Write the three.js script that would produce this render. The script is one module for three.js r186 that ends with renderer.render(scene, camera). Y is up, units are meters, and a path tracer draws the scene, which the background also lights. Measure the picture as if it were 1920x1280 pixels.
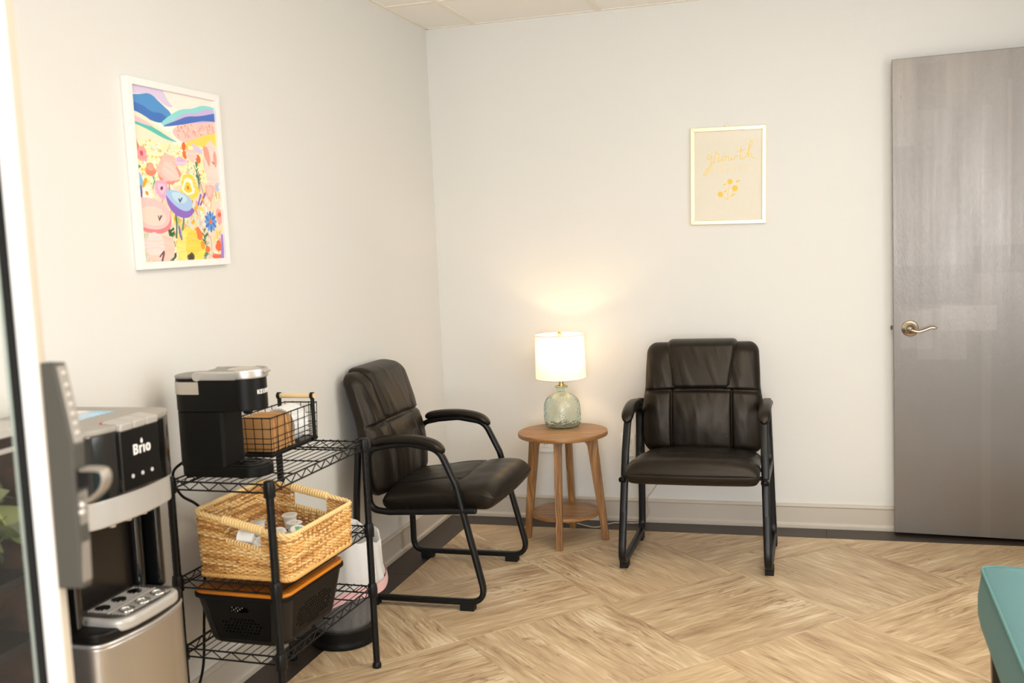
import * as THREE from 'three';
import { RoundedBoxGeometry } from 'three/addons/geometries/RoundedBoxGeometry.js';
import { mergeGeometries, mergeVertices, toCreasedNormals } from 'three/addons/utils/BufferGeometryUtils.js';
import { RectAreaLightUniformsLib } from 'three/addons/lights/RectAreaLightUniformsLib.js';
import { FontLoader } from 'three/addons/loaders/FontLoader.js';
import { TextGeometry } from 'three/addons/geometries/TextGeometry.js';
import { ImprovedNoise } from 'three/addons/math/ImprovedNoise.js';

// ------------------------------------------------------------------ camera, light, exposure
const scene = new THREE.Scene();
scene.background = new THREE.Color(0x9fb4c8);
const renderer = new THREE.WebGLRenderer({ antialias: true });
renderer.toneMapping = THREE.LinearToneMapping;
renderer.toneMappingExposure = 0.95;
renderer.shadowMap.enabled = true;
const camera = new THREE.PerspectiveCamera(37.31, 1920 / 1280, 0.05, 60);
camera.rotation.order = 'YXZ';
camera.position.set(1.8561, 1.4315, 4.9072);
camera.rotation.set(-0.1008, 0.2918, -0.0441);
camera.focus = 4.3;
camera.userData.fStop = 3.6;
RectAreaLightUniformsLib.init();
const WINDOW_LIGHT = 9.6, WINDOW_COLOR = 0xf3f8ff;      // daylight through the shaded shop window behind the camera
const PANEL_LIGHT = 9.0, PANEL_COLOR = 0xfff1da;        // ceiling troffers
const LAMP_LIGHT = 0.21, LAMP_COLOR = 0xffd296;          // bulb of the table lamp

const ROOM_X = 3.16, ROOM_Z = 7.8, CEIL = 2.5, STRIP = 0.163;

// ------------------------------------------------------------------ helpers
let seedState = 12345;
const rnd = () => { seedState = (seedState * 1664525 + 1013904223) >>> 0; return seedState / 4294967296; };
const rr = (a, b) => a + (b - a) * rnd();
const noise = new ImprovedNoise();
const fbm = (x, y, z, o = 4) => { let s = 0, a = 0.5, f = 1; for (let i = 0; i < o; i++) { s += a * noise.noise(x * f, y * f, z * f); a *= 0.5; f *= 2; } return s; };
const V = (x, y, z) => new THREE.Vector3(x, y, z);
const clamp = (x, a, b) => Math.min(b, Math.max(a, x));
const smooth = (a, b, x) => { const t = clamp((x - a) / (b - a), 0, 1); return t * t * (3 - 2 * t); };
const gauss = (x, s) => Math.exp(-x * x / (2 * s * s));

const taken = new Map();
function numbered(name) {
  const n = taken.get(name) || 0; taken.set(name, n + 1);
  return n ? `${name}_${String(n).padStart(3, '0')}` : name;
}
function shade(m) { m.castShadow = true; m.receiveShadow = true; return m; }
function part(name, geo, mat, parent, label) {
  const m = shade(new THREE.Mesh(geo, mat)); m.name = numbered(name);
  if (label) m.userData.label = label;
  parent.add(m); return m;
}
function group(name, parent) { const g = new THREE.Group(); g.name = numbered(name); parent.add(g); return g; }
function tag(o, label, category, grp) { o.userData.label = label; o.userData.category = category; if (grp) o.userData.group = grp; return o; }
function thing(name, label, category, pos = [0, 0, 0], turn = 0, grp) {
  const o = new THREE.Group(); o.name = numbered(name); scene.add(o);
  o.position.set(...pos); o.rotation.y = turn; tag(o, label, category, grp); return o;
}
function struct(name, geo, mat, parent = scene) {
  const m = shade(new THREE.Mesh(geo, mat)); m.name = numbered(name); parent.add(m);
  if (parent === scene) m.userData.kind = 'structure'; return m;
}
function copy(o, label, grp) {
  const c = o.clone(); c.name = numbered(o.name.replace(/_\d+$/, '')); scene.add(c);
  if (label) c.userData.label = label; if (grp) c.userData.group = grp; return c;
}
const T = (g, x = 0, y = 0, z = 0, rx = 0, ry = 0, rz = 0) => { if (rx) g.rotateX(rx); if (ry) g.rotateY(ry); if (rz) g.rotateZ(rz); g.translate(x, y, z); return g; };
const rbox = (w, h, d, r = 0.003, s = 2) => new RoundedBoxGeometry(w, h, d, s, Math.min(r, w / 2.01, h / 2.01, d / 2.01));
const box = (w, h, d) => new THREE.BoxGeometry(w, h, d);
function merge(list) {
  const a = list.map(g => { const q = g.index ? g.toNonIndexed() : g; for (const k of Object.keys(q.attributes)) if (!['position', 'normal', 'uv'].includes(k)) q.deleteAttribute(k); return q; });
  return mergeGeometries(a);
}
function rod(a, b, r, seg = 8, r2 = r) {
  const d = new THREE.Vector3().subVectors(b, a), L = d.length();
  const g = new THREE.CylinderGeometry(r2, r, L, seg);
  g.applyQuaternion(new THREE.Quaternion().setFromUnitVectors(V(0, 1, 0), d.normalize()));
  g.translate((a.x + b.x) / 2, (a.y + b.y) / 2, (a.z + b.z) / 2); return g;
}
function tube(pts, r, n = 60, seg = 8, closed = false, tension = 0.5) {
  return new THREE.TubeGeometry(new THREE.CatmullRomCurve3(pts, closed, 'catmullrom', tension), n, r, seg, closed);
}
// polyline with filleted corners -> points
function fillet(pts, r, seg = 8) {
  const out = [pts[0].clone()];
  for (let i = 1; i < pts.length - 1; i++) {
    const p = pts[i], a = new THREE.Vector3().subVectors(pts[i - 1], p), b = new THREE.Vector3().subVectors(pts[i + 1], p);
    const rad = Array.isArray(r) ? r[i] : r, ang = a.angleTo(b), t = Math.min(rad / Math.tan(ang / 2), a.length() * 0.49, b.length() * 0.49);
    const A = p.clone().addScaledVector(a.normalize(), t), B = p.clone().addScaledVector(b.normalize(), t);
    const c = new THREE.QuadraticBezierCurve3(A, p.clone(), B);
    // rational arc weight approximated by blending towards the circular mid point
    for (let k = 0; k <= seg; k++) out.push(c.getPoint(k / seg));
  }
  out.push(pts[pts.length - 1].clone()); return out;
}
// sweep of a superellipse section along points lying in a plane whose normal is `bin`
function sweep(pts, bin, a, b, pow = 2, seg = 14, taperEnds = 0) {
  const pos = [], uv = [], idx = []; let len = 0; const n = pts.length;
  for (let i = 0; i < n; i++) {
    const t = new THREE.Vector3().subVectors(pts[Math.min(n - 1, i + 1)], pts[Math.max(0, i - 1)]).normalize();
    const nn = new THREE.Vector3().crossVectors(bin, t).normalize();
    if (i) len += pts[i].distanceTo(pts[i - 1]);
    let k = 1; if (taperEnds) { const e = Math.min(i, n - 1 - i); k = e < taperEnds ? Math.sqrt(1 - Math.pow(1 - e / taperEnds, 2)) * 0.98 + 0.02 : 1; }
    for (let j = 0; j < seg; j++) {
      const th = j / seg * Math.PI * 2, c = Math.cos(th), s = Math.sin(th);
      const x = Math.sign(c) * Math.pow(Math.abs(c), 2 / pow) * a * k, y = Math.sign(s) * Math.pow(Math.abs(s), 2 / pow) * b * k;
      pos.push(pts[i].x + bin.x * x + nn.x * y, pts[i].y + bin.y * x + nn.y * y, pts[i].z + bin.z * x + nn.z * y); uv.push(j / seg * 2 * (a + b) * 1.6, len);
    }
  }
  for (let i = 0; i < n - 1; i++) for (let j = 0; j < seg; j++) {
    const p = i * seg + j, q = i * seg + (j + 1) % seg; idx.push(p, q, p + seg, q, q + seg, p + seg);
  }
  for (const [i, f] of [[0, 1], [n - 1, 0]]) {
    const c = pos.length / 3; pos.push(pts[i].x, pts[i].y, pts[i].z); uv.push(0, 0);
    for (let j = 0; j < seg; j++) { const p = i * seg + j, q = i * seg + (j + 1) % seg; f ? idx.push(c, q, p) : idx.push(c, p, q); }
  }
  const g = new THREE.BufferGeometry();
  g.setAttribute('position', new THREE.Float32BufferAttribute(pos, 3)); g.setAttribute('uv', new THREE.Float32BufferAttribute(uv, 2));
  g.setIndex(idx); g.computeVertexNormals(); return fixWinding(g);
}
function fixWinding(g) { // make the signed volume positive
  const p = g.attributes.position, ix = g.index; let v = 0; const a = V(), b = V(), c = V();
  for (let i = 0; i < ix.count; i += 3) { a.fromBufferAttribute(p, ix.getX(i)); b.fromBufferAttribute(p, ix.getX(i + 1)); c.fromBufferAttribute(p, ix.getX(i + 2)); v += a.dot(b.cross(c)); }
  if (v < 0) { const arr = ix.array; for (let i = 0; i < arr.length; i += 3) { const t = arr[i]; arr[i] = arr[i + 1]; arr[i + 1] = t; } g.computeVertexNormals(); }
  return g;
}
// loft of closed rings
function loft(rings, capped = true) {
  const m = rings[0].length, pos = [], uv = [], idx = [];
  rings.forEach((r, i) => r.forEach((p, j) => { pos.push(p.x, p.y, p.z); uv.push(j / m, i / (rings.length - 1)); }));
  for (let i = 0; i < rings.length - 1; i++) for (let j = 0; j < m; j++) {
    const p = i * m + j, q = i * m + (j + 1) % m; idx.push(p, q, p + m, q, q + m, p + m);
  }
  if (capped) for (const i of [0, rings.length - 1]) {
    const c = pos.length / 3, s = V(0, 0, 0); rings[i].forEach(p => s.add(p)); s.multiplyScalar(1 / m); pos.push(s.x, s.y, s.z); uv.push(0.5, 0.5);
    for (let j = 0; j < m; j++) { const p = i * m + j, q = i * m + (j + 1) % m; i ? idx.push(c, p, q) : idx.push(c, q, p); }
  }
  const g = new THREE.BufferGeometry();
  g.setAttribute('position', new THREE.Float32BufferAttribute(pos, 3)); g.setAttribute('uv', new THREE.Float32BufferAttribute(uv, 2));
  g.setIndex(idx); g.computeVertexNormals(); return fixWinding(g);
}
// uv in metres by the dominant axis of the normal
function boxUV(g0, ox = 0, oy = 0, swap = false) {
  const g = g0.index ? g0.toNonIndexed() : g0, p = g.attributes.position, n = g.attributes.normal, uv = new Float32Array(p.count * 2);
  for (let i = 0; i < p.count; i += 3) {
    const nx = Math.abs(n.getX(i) + n.getX(i + 1) + n.getX(i + 2)), ny = Math.abs(n.getY(i) + n.getY(i + 1) + n.getY(i + 2)), nz = Math.abs(n.getZ(i) + n.getZ(i + 1) + n.getZ(i + 2));
    for (let k = i; k < i + 3; k++) {
      const x = p.getX(k), y = p.getY(k), z = p.getZ(k);
      let [u, v] = nx >= ny && nx >= nz ? [z, y] : ny >= nz ? [x, z] : [x, y];
      if (swap) [u, v] = [v, u];
      uv[2 * k] = u + ox; uv[2 * k + 1] = v + oy;
    }
  }
  g.setAttribute('uv', new THREE.BufferAttribute(uv, 2)); return g;
}
function extrude(shape, depth, bevel = 0.002, seg = 2, curve = 24) {
  const g = new THREE.ExtrudeGeometry(shape, { depth: depth - 2 * bevel, bevelEnabled: bevel > 0, bevelThickness: bevel, bevelSize: bevel, bevelOffset: -bevel, bevelSegments: seg, curveSegments: curve });
  g.translate(0, 0, bevel); return g;
}
function roundRect(w, h, r, cx = 0, cy = 0) {
  const s = new THREE.Shape(), x = cx - w / 2, y = cy - h / 2; r = Math.min(r, w / 2, h / 2);
  s.moveTo(x + r, y); s.lineTo(x + w - r, y); s.absarc(x + w - r, y + r, r, -Math.PI / 2, 0); s.lineTo(x + w, y + h - r); s.absarc(x + w - r, y + h - r, r, 0, Math.PI / 2);
  s.lineTo(x + r, y + h); s.absarc(x + r, y + h - r, r, Math.PI / 2, Math.PI); s.lineTo(x, y + r); s.absarc(x + r, y + r, r, Math.PI, Math.PI * 1.5); return s;
}
// textures
function dataTex(w, h, fn, srgb = false, rep = [1, 1]) {
  const d = new Uint8Array(w * h * 4);
  for (let y = 0; y < h; y++) for (let x = 0; x < w; x++) {
    const c = fn(x / w, y / h), i = (y * w + x) * 4;
    const a = typeof c === 'number' ? [c, c, c] : c;
    for (let k = 0; k < 3; k++) d[i + k] = clamp(a[k], 0, 1) * 255; d[i + 3] = 255;
  }
  const t = new THREE.DataTexture(d, w, h); t.wrapS = t.wrapT = THREE.RepeatWrapping; t.magFilter = THREE.LinearFilter; t.minFilter = THREE.LinearMipmapLinearFilter; t.generateMipmaps = true;
  if (srgb) t.colorSpace = THREE.SRGBColorSpace; t.repeat.set(...rep); t.needsUpdate = true; return t;
}
// tileable noise on the unit square
function tfbm(u, v, fu, fv, seed, oct = 4) {
  let s = 0, a = 0.5;
  for (let o = 0; o < oct; o++) {
    const U = u * fu, W = v * fv, z = seed + o * 7.3;
    const n00 = noise.noise(U, W, z), n10 = noise.noise(U - fu, W, z), n01 = noise.noise(U, W - fv, z), n11 = noise.noise(U - fu, W - fv, z);
    s += a * ((n00 * (1 - u) + n10 * u) * (1 - v) + (n01 * (1 - u) + n11 * u) * v) * 1.3;
    a *= 0.5; fu *= 2; fv *= 2;
  }
  return s;
}
const mixc = (a, b, t) => a.map((x, i) => x + (b[i] - x) * clamp(t, 0, 1));
function canvasTex(w, h, draw) {
  const c = document.createElement('canvas'); c.width = w; c.height = h; draw(c.getContext('2d'), w, h);
  const t = new THREE.CanvasTexture(c); t.colorSpace = THREE.SRGBColorSpace; return t;
}
const std = (color, roughness = 0.6, o = {}) => new THREE.MeshStandardMaterial({ color, roughness, ...o });
const phys = (color, roughness = 0.6, o = {}) => new THREE.MeshPhysicalMaterial({ color, roughness, ...o });
const lin = (r, g, b) => new THREE.Color().setRGB(r, g, b);

// ------------------------------------------------------------------ materials
const orange = dataTex(256, 256, (u, v) => 0.5 + 0.5 * tfbm(u, v, 40, 40, 3, 3), false, [4, 4]);
const M = {};
M.wall = std(lin(0.75, 0.74, 0.705), 0.75, { bumpMap: orange, bumpScale: 0.0004 });
M.base = std(lin(0.56, 0.50, 0.42), 0.45);
M.ceiling = std(lin(0.95, 0.92, 0.86), 0.95, { bumpMap: dataTex(256, 256, (u, v) => 0.5 + tfbm(u, v, 60, 60, 9, 2), false, [3, 3]), bumpScale: 0.001 });
M.tbar = std(lin(0.88, 0.83, 0.72), 0.5);
const floorTex = dataTex(1024, 1024, (u, v) => {   // u runs along the grain
  const w = tfbm(u, v, 5, 8, 1.5, 3) * 0.016 + tfbm(u, v, 18, 40, 2.5, 2) * 0.007;
  const q = (v + w + 2) % 1;
  const s = tfbm(u, q, 3, 15, 5.1, 2), m = tfbm(u, q, 5, 46, 6.4, 3), f = tfbm(u, q, 12, 130, 8.2, 3), c = tfbm(u, v, 5, 7, 11.7, 3);
  const spot = smooth(0.0, 0.25, tfbm(u, v, 5, 11, 17.1, 2));
  const frag = smooth(0.08, 0.34, tfbm(u, (v + w * 2 + 2) % 1, 26, 70, 14.2, 3)) * spot;
  const k = 0.55 + s * 0.55 + m * 1.1 + f * 1.0 + c * 0.35;
  let col = mixc([0.70, 0.595, 0.46], [0.885, 0.81, 0.66], k);
  col = mixc(col, [0.92, 0.86, 0.745], smooth(0.8, 1.2, k) * 0.85);
  const frag2 = smooth(0.12, 0.36, tfbm(u, (v + w * 2 + 2) % 1, 30, 80, 24.2, 3)) * smooth(0.05, 0.28, tfbm(u, v, 6, 10, 27.1, 2));
  col = mixc(col, [0.93, 0.87, 0.77], frag2 * 0.55);
  return mixc(col, [0.56, 0.45, 0.35], frag * 0.6 + smooth(0.3, 0.75, -m * 1.5 - f * 0.7) * 0.45);
}, true, [1 / 1.3, 1 / 1.3]);
const floorBump = dataTex(512, 512, (u, v) => 0.5 + tfbm(u, v, 8, 90, 4.4, 3), false, [1 / 1.3, 1 / 1.3]);
M.floor = ['#f5efee', '#f0ebea', '#f5eeea'].map(c => std(c, 0.42, { map: floorTex, bumpMap: floorBump, bumpScale: 0.0005 }));
M.subfloor = std(lin(0.16, 0.10, 0.06), 0.8);
const stripTex = dataTex(256, 256, (u, v) => mixc([0.15, 0.12, 0.10], [0.235, 0.19, 0.155], 0.5 + tfbm(u, v, 3, 40, 6.6, 4) * 1.2), true, [1, 2]);
M.strip = std('#ffffff', 0.38, { map: stripTex });
const woodTex = (a, b, fv, seed) => dataTex(512, 512, (u, v) => {
  const w = tfbm(u, v, 2, 3, seed, 3) * 0.12, s = tfbm(u, (v + w + 1) % 1, 2, fv, seed + 3, 4), f = tfbm(u, v, 8, 160, seed + 9, 2);
  return mixc(a, b, 0.5 + s * 1.1 + f * 0.45);
}, true, [1.6, 1.6]);
M.tableWood = std('#ffffff', 0.38, { map: woodTex([0.37, 0.245, 0.13], [0.73, 0.535, 0.315], 30, 2.2) });
M.tableWood.map.repeat.set(2.2, 3.2);
M.bamboo = std('#ffffff', 0.4, { map: woodTex([0.72, 0.40, 0.07], [0.87, 0.54, 0.12], 30, 4.7) });
M.paleWood = std(lin(0.80, 0.60, 0.33), 0.5);
M.darkWood = std('#ffffff', 0.5, { map: woodTex([0.16, 0.10, 0.07], [0.30, 0.20, 0.14], 20, 8.7) });
const leatherBump = dataTex(512, 512, (u, v) => 0.5 + 0.55 * tfbm(u, v, 70, 70, 2.2, 3) + 0.35 * tfbm(u, v, 9, 6, 7.7, 3), false, [4, 4]);
M.leather = phys(lin(0.0065, 0.0048, 0.0033), 0.40, { bumpMap: leatherBump, bumpScale: 0.0006, specularIntensity: 0.75, specularColor: lin(1, 0.88, 0.74) });
M.blackMetal = phys(lin(0.005, 0.005, 0.005), 0.36, { specularIntensity: 0.6 });
M.rackMetal = phys(lin(0.005, 0.005, 0.005), 0.38, { specularIntensity: 0.55 });
M.rubber = phys(lin(0.005, 0.005, 0.005), 0.6, { specularIntensity: 0.5 });
M.plastic = phys(lin(0.0045, 0.004, 0.0034), 0.40, { specularIntensity: 0.42 });
M.plasticMatte = phys(lin(0.0045, 0.004, 0.0034), 0.48, { specularIntensity: 0.35 });
M.gloss = phys(lin(0.004, 0.004, 0.004), 0.09, { clearcoat: 0.6, clearcoatRoughness: 0.04 });
M.niche = phys(lin(0.009, 0.0065, 0.005), 0.22);
M.silver = std(lin(0.62, 0.60, 0.57), 0.34, { metalness: 0.75 });
M.silverPaint = std(lin(0.50, 0.48, 0.45), 0.4, { metalness: 0.35 });
M.chrome = std(lin(0.75, 0.73, 0.70), 0.14, { metalness: 1 });
const brushed = dataTex(512, 64, (u, v) => 0.5 + tfbm(u, v, 3, 60, 3.3, 3), false, [1, 3]);
M.steel = std(lin(0.50, 0.47, 0.43), 0.34, { metalness: 0.9, roughnessMap: null, bumpMap: brushed, bumpScale: 0.00008 });
M.nickel = std(lin(0.66, 0.56, 0.44), 0.28, { metalness: 1 });
M.brass = std(lin(0.78, 0.55, 0.25), 0.25, { metalness: 1 });
M.lockGrey = std(lin(0.075, 0.070, 0.058), 0.55, { metalness: 0.3 });
M.lockLight = std(lin(0.33, 0.295, 0.255), 0.4, { metalness: 0.5 });
M.white = std(lin(0.86, 0.85, 0.83), 0.4);
M.whiteMatte = std(lin(0.84, 0.83, 0.82), 0.8);
M.stile = std(lin(0.84, 0.83, 0.80), 0.4);
M.stileSide = std(lin(0.56, 0.49, 0.39), 0.6);
M.goldFrame = std(lin(0.88, 0.74, 0.44), 0.33, { metalness: 0.75 });
M.teal = phys('#ffffff', 0.85, { sheen: 0.35, sheenRoughness: 0.5, sheenColor: lin(0.3, 0.5, 0.48), map: dataTex(256, 256, (u, v) => mixc([0.295, 0.445, 0.455], [0.375, 0.525, 0.535], 0.5 + 0.7 * tfbm(u, v, 60, 60, 5, 2) + 0.25 * (Math.sin(u * 402) * Math.sin(v * 402))), true, [6, 6]) });
M.tealPipe = std(lin(0.085, 0.20, 0.19), 0.85);
const doorPatches = [[0.10, 0.80, 0.30, 1.03, 0.05], [0.20, 0.93, 0.42, 1.04, 0.07], [0.03, 0.85, 0.16, 1.02, 0.05], [0.0, 1.75, 0.09, 2.13, 0.04], [0.33, 1.18, 0.914, 1.30, -0.035], [0.36, 0.0, 0.40, 1.9, 0.03], [0.46, 1.25, 0.475, 2.0, 0.06], [0.0, 1.05, 0.33, 1.22, -0.03], [0.10, 1.9, 0.22, 2.1, -0.03], [0.55, 1.2, 0.914, 1.25, 0.04]];
M.doorPaint = phys(lin(0.22, 0.197, 0.175), 0.44, {
  map: dataTex(320, 740, (u, v) => { const x = u * 0.914 + 0.004 * tfbm(u, v, 30, 40, 3, 2), y = v * 2.13 + 0.006 * tfbm(u, v, 40, 30, 5, 2); let k = 0.92 + 0.035 * tfbm(u, v, 6, 3, 4.4, 3); for (const [a, b, c, d, q] of doorPatches) k += q * smooth(a - 0.003, a + 0.003, x) * smooth(c + 0.003, c - 0.003, x) * smooth(b - 0.004, b + 0.004, y) * smooth(d + 0.004, d - 0.004, y); return k; }, true, [1 / 0.914, 1 / 2.13]),
  metalness: 0.35,
  roughnessMap: dataTex(512, 1024, (u, v) => 0.78 + 0.25 * tfbm(u, v, 6, 3, 2.7, 3) + 0.18 * tfbm(u, v, 40, 2, 6.7, 2) + 0.1 * tfbm(u, v, 90, 90, 1.1, 2), false, [1.05, 0.47]),
  bumpMap: dataTex(256, 512, (u, v) => 0.5 + 0.6 * tfbm(u, v, 80, 60, 8, 2) + 0.4 * tfbm(u, v, 20, 2, 3, 2), false, [2.1, 0.94]), bumpScale: 0.0003
});
M.glassPane = phys('#ffffff', 0.02, { transmission: 1, thickness: 0, ior: 1.5, specularIntensity: 0.35 });
M.greenGlass = phys('#ffffff', 0.0, { transmission: 1, thickness: 0.006, ior: 1.47, attenuationColor: lin(0.54, 0.87, 0.74), attenuationDistance: 0.018 });
M.greenEdge = phys(lin(0.74, 0.90, 0.83), 0.06, { transmission: 1, thickness: 0 });

// ------------------------------------------------------------------ room shell
const slab = (x0, x1, y0, y1, z0, z1) => T(box(x1 - x0, y1 - y0, z1 - z0), (x0 + x1) / 2, (y0 + y1) / 2, (z0 + z1) / 2);
struct('wall_left', boxUV(slab(-0.12, 0, -0.1, 2.7, -0.12, ROOM_Z + 0.12)), M.wall);
struct('wall_back', boxUV(slab(0, ROOM_X, -0.1, 2.7, -0.12, 0)), M.wall);
// the right wall and the front wall, both outside the picture, have a shaded window each
const WY0 = 0.5, WY1 = 2.3, RZ0 = 1.35, RZ1 = 3.05, WX0 = 1.45, WX1 = 3.04;
struct('wall_right', boxUV(merge([slab(ROOM_X, ROOM_X + 0.12, -0.1, 2.7, -0.12, RZ0), slab(ROOM_X, ROOM_X + 0.12, -0.1, 2.7, RZ1, ROOM_Z + 0.12), slab(ROOM_X, ROOM_X + 0.12, -0.1, WY0, RZ0, RZ1), slab(ROOM_X, ROOM_X + 0.12, WY1, 2.7, RZ0, RZ1)])), M.wall);
struct('wall_front', boxUV(merge([slab(0, ROOM_X, -0.1, WY0, ROOM_Z, ROOM_Z + 0.12), slab(0, ROOM_X, WY1, 2.7, ROOM_Z, ROOM_Z + 0.12), slab(0, WX0, WY0, WY1, ROOM_Z, ROOM_Z + 0.12), slab(WX1, ROOM_X, WY0, WY1, ROOM_Z, ROOM_Z + 0.12)])), M.wall);
function shopWindow(name, W, x, z, turn, k) {
  const w = new THREE.Group(); w.name = name; w.userData.kind = 'structure'; w.position.set(x, (WY0 + WY1) / 2, z); w.rotation.y = turn; scene.add(w);
  const H = WY1 - WY0, f = 0.05;
  part('window_frame', merge([T(rbox(W, f, f), 0, H / 2 - f / 2, 0.03), T(rbox(W, f, f), 0, -H / 2 + f / 2, 0.03), T(rbox(f, H, f), -W / 2 + f / 2, 0, 0.03), T(rbox(f, H, f), W / 2 - f / 2, 0, 0.03)]), M.stile, w);
  // translucent roller shade glowing with the daylight behind it
  part('window_shade', T(box(W - 2 * f, H - 2 * f, 0.006), 0, 0, 0.03), std('#ffffff', 0.9, { emissive: new THREE.Color(WINDOW_COLOR), emissiveIntensity: 0.8 }), w);
  const l = new THREE.RectAreaLight(WINDOW_COLOR, WINDOW_LIGHT * k, W - 2 * f, H - 2 * f); l.name = 'window_light';
  l.position.set(0, 0, 0.02); l.rotation.y = 0; w.add(l);
}
shopWindow('window_1', RZ1 - RZ0, ROOM_X + 0.0, (RZ0 + RZ1) / 2, Math.PI / 2, 0.21);
shopWindow('window_2', WX1 - WX0, (WX0 + WX1) / 2, ROOM_Z + 0.0, 0, 1.75);
// baseboards: one moulded profile run along each wall
function baseboard(name, len, sign) {
  const s = new THREE.Shape(), P = [[0, 0], [0.016, 0], [0.017, 0.004], [0.017, 0.016], [0.0125, 0.0215], [0.0095, 0.0235], [0.0085, 0.027], [0.0085, 0.100], [0.0115, 0.1025], [0.0125, 0.107], [0.011, 0.112], [0.006, 0.1175], [0, 0.1186]];
  P.forEach(([x, y], i) => i ? s.lineTo(sign * x, y) : s.moveTo(sign * x, y));
  const g = new THREE.ExtrudeGeometry(s, { depth: len, bevelEnabled: false }); if (sign < 0) g.rotateY(Math.PI / 2);
  return struct(name, g, M.base);
}
baseboard('baseboard_left', ROOM_Z, 1);
baseboard('baseboard_back', ROOM_X, -1);
// floor: dark border planks and large square planks laid at 45 degrees, grain turned from one to the next
const floor = struct('floor', slab(-0.12, ROOM_X + 0.12, -0.12, -0.0022, -0.12, ROOM_Z + 0.12), M.subfloor);
function clipPoly(poly, nx, nz, d) {
  const out = []; const f = p => p[0] * nx + p[1] * nz - d;
  poly.forEach((p, i) => { const q = poly[(i + 1) % poly.length], a = f(p), b = f(q); if (a >= 0) out.push(p); if (a * b < 0) { const t = a / (a - b); out.push([p[0] + (q[0] - p[0]) * t, p[1] + (q[1] - p[1]) * t]); } });
  return out;
}
function plate(poly, inset, drop, uvf) {
  const n = poly.length, cx = poly.reduce((s, p) => s + p[0], 0) / n, cz = poly.reduce((s, p) => s + p[1], 0) / n;
  const ins = poly.map(p => { const d = Math.hypot(p[0] - cx, p[1] - cz); return [p[0] - (p[0] - cx) / d * inset * 1.4, p[1] - (p[1] - cz) / d * inset * 1.4]; });
  const pos = [], uv = []; const put = (x, y, z) => { pos.push(x, y, z); uv.push(...uvf(x, z)); };
  for (let i = 1; i < n - 1; i++) for (const k of [0, i + 1, i]) put(ins[k][0], 0, ins[k][1]);
  for (let i = 0; i < n; i++) { const j = (i + 1) % n; put(ins[i][0], 0, ins[i][1]); put(ins[j][0], 0, ins[j][1]); put(poly[i][0], -drop, poly[i][1]); put(ins[j][0], 0, ins[j][1]); put(poly[j][0], -drop, poly[j][1]); put(poly[i][0], -drop, poly[i][1]); }
  const g = new THREE.BufferGeometry(); g.setAttribute('position', new THREE.Float32BufferAttribute(pos, 3)); g.setAttribute('uv', new THREE.Float32BufferAttribute(uv, 2)); g.computeVertexNormals();
  if (g.attributes.normal.getY(0) < 0) { const p = g.attributes.position, w = g.attributes.uv; for (let i = 0; i < p.count; i += 3) for (const [A, k] of [[p, 3], [w, 2]]) for (let c = 0; c < k; c++) { const t = A.array[(i + 1) * k + c]; A.array[(i + 1) * k + c] = A.array[(i + 2) * k + c]; A.array[(i + 2) * k + c] = t; } g.computeVertexNormals(); }
  return g;
}
{
  const P = 0.633, S2 = Math.SQRT1_2, U0 = 0.935, V0 = -0.052;
  for (let i = -3; i < 13; i++) for (let j = -10; j < 7; j++) {
    const c = [[U0 + i * P, V0 + j * P], [U0 + (i + 1) * P, V0 + j * P], [U0 + (i + 1) * P, V0 + (j + 1) * P], [U0 + i * P, V0 + (j + 1) * P]];
    let poly = c.map(([u, v]) => [(u + v) * S2, (u - v) * S2]);
    for (const [nx, nz, d] of [[1, 0, STRIP], [0, 1, STRIP], [-1, 0, -(ROOM_X - STRIP)], [0, -1, -(ROOM_Z - STRIP)]]) if (poly.length) poly = clipPoly(poly, nx, nz, d);
    if (poly.length < 3) continue;
    const along = (i + j) & 1 ? 0 : 1, ox = rnd() * 7, oy = rnd() * 7;      // (1.57, -.065) square: grain along v
    const g = plate(poly, 0.0011, 0.0014, (x, z) => { const u = (x + z) * S2, v = (x - z) * S2; return along ? [u + ox, v + oy] : [v + ox, u + oy]; });
    part('floor_plank', g, M.floor[(i * 7 + j * 3 + 300) % 3], floor);
  }
  const strip = (poly, along) => part('border_plank', plate(poly, 0.0007, 0.0014, (x, z) => along ? [z, x] : [x, z]), M.strip, floor);
  for (let k = 0; k < 9; k++) { const a = Math.max(k * 0.95, 0), b = Math.min((k + 1) * 0.95, ROOM_Z); if (b > a) { strip([[0, a], [STRIP, k ? a : STRIP], [STRIP, b], [0, b]], true); strip([[ROOM_X - STRIP, Math.max(a, STRIP)], [ROOM_X, a], [ROOM_X, b], [ROOM_X - STRIP, b]], true); } }
  for (let k = 0; k < 4; k++) { const a = k * 0.95, b = Math.min((k + 1) * 0.95, ROOM_X); strip([[a, 0], [b, 0], [Math.min(b, ROOM_X - STRIP), STRIP], [k ? a : STRIP, STRIP]], false); strip([[Math.max(a, STRIP), ROOM_Z - STRIP], [Math.min(b, ROOM_X - STRIP), ROOM_Z - STRIP], [Math.min(b, ROOM_X - STRIP), ROOM_Z], [Math.max(a, STRIP), ROOM_Z]], false); }
}
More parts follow.
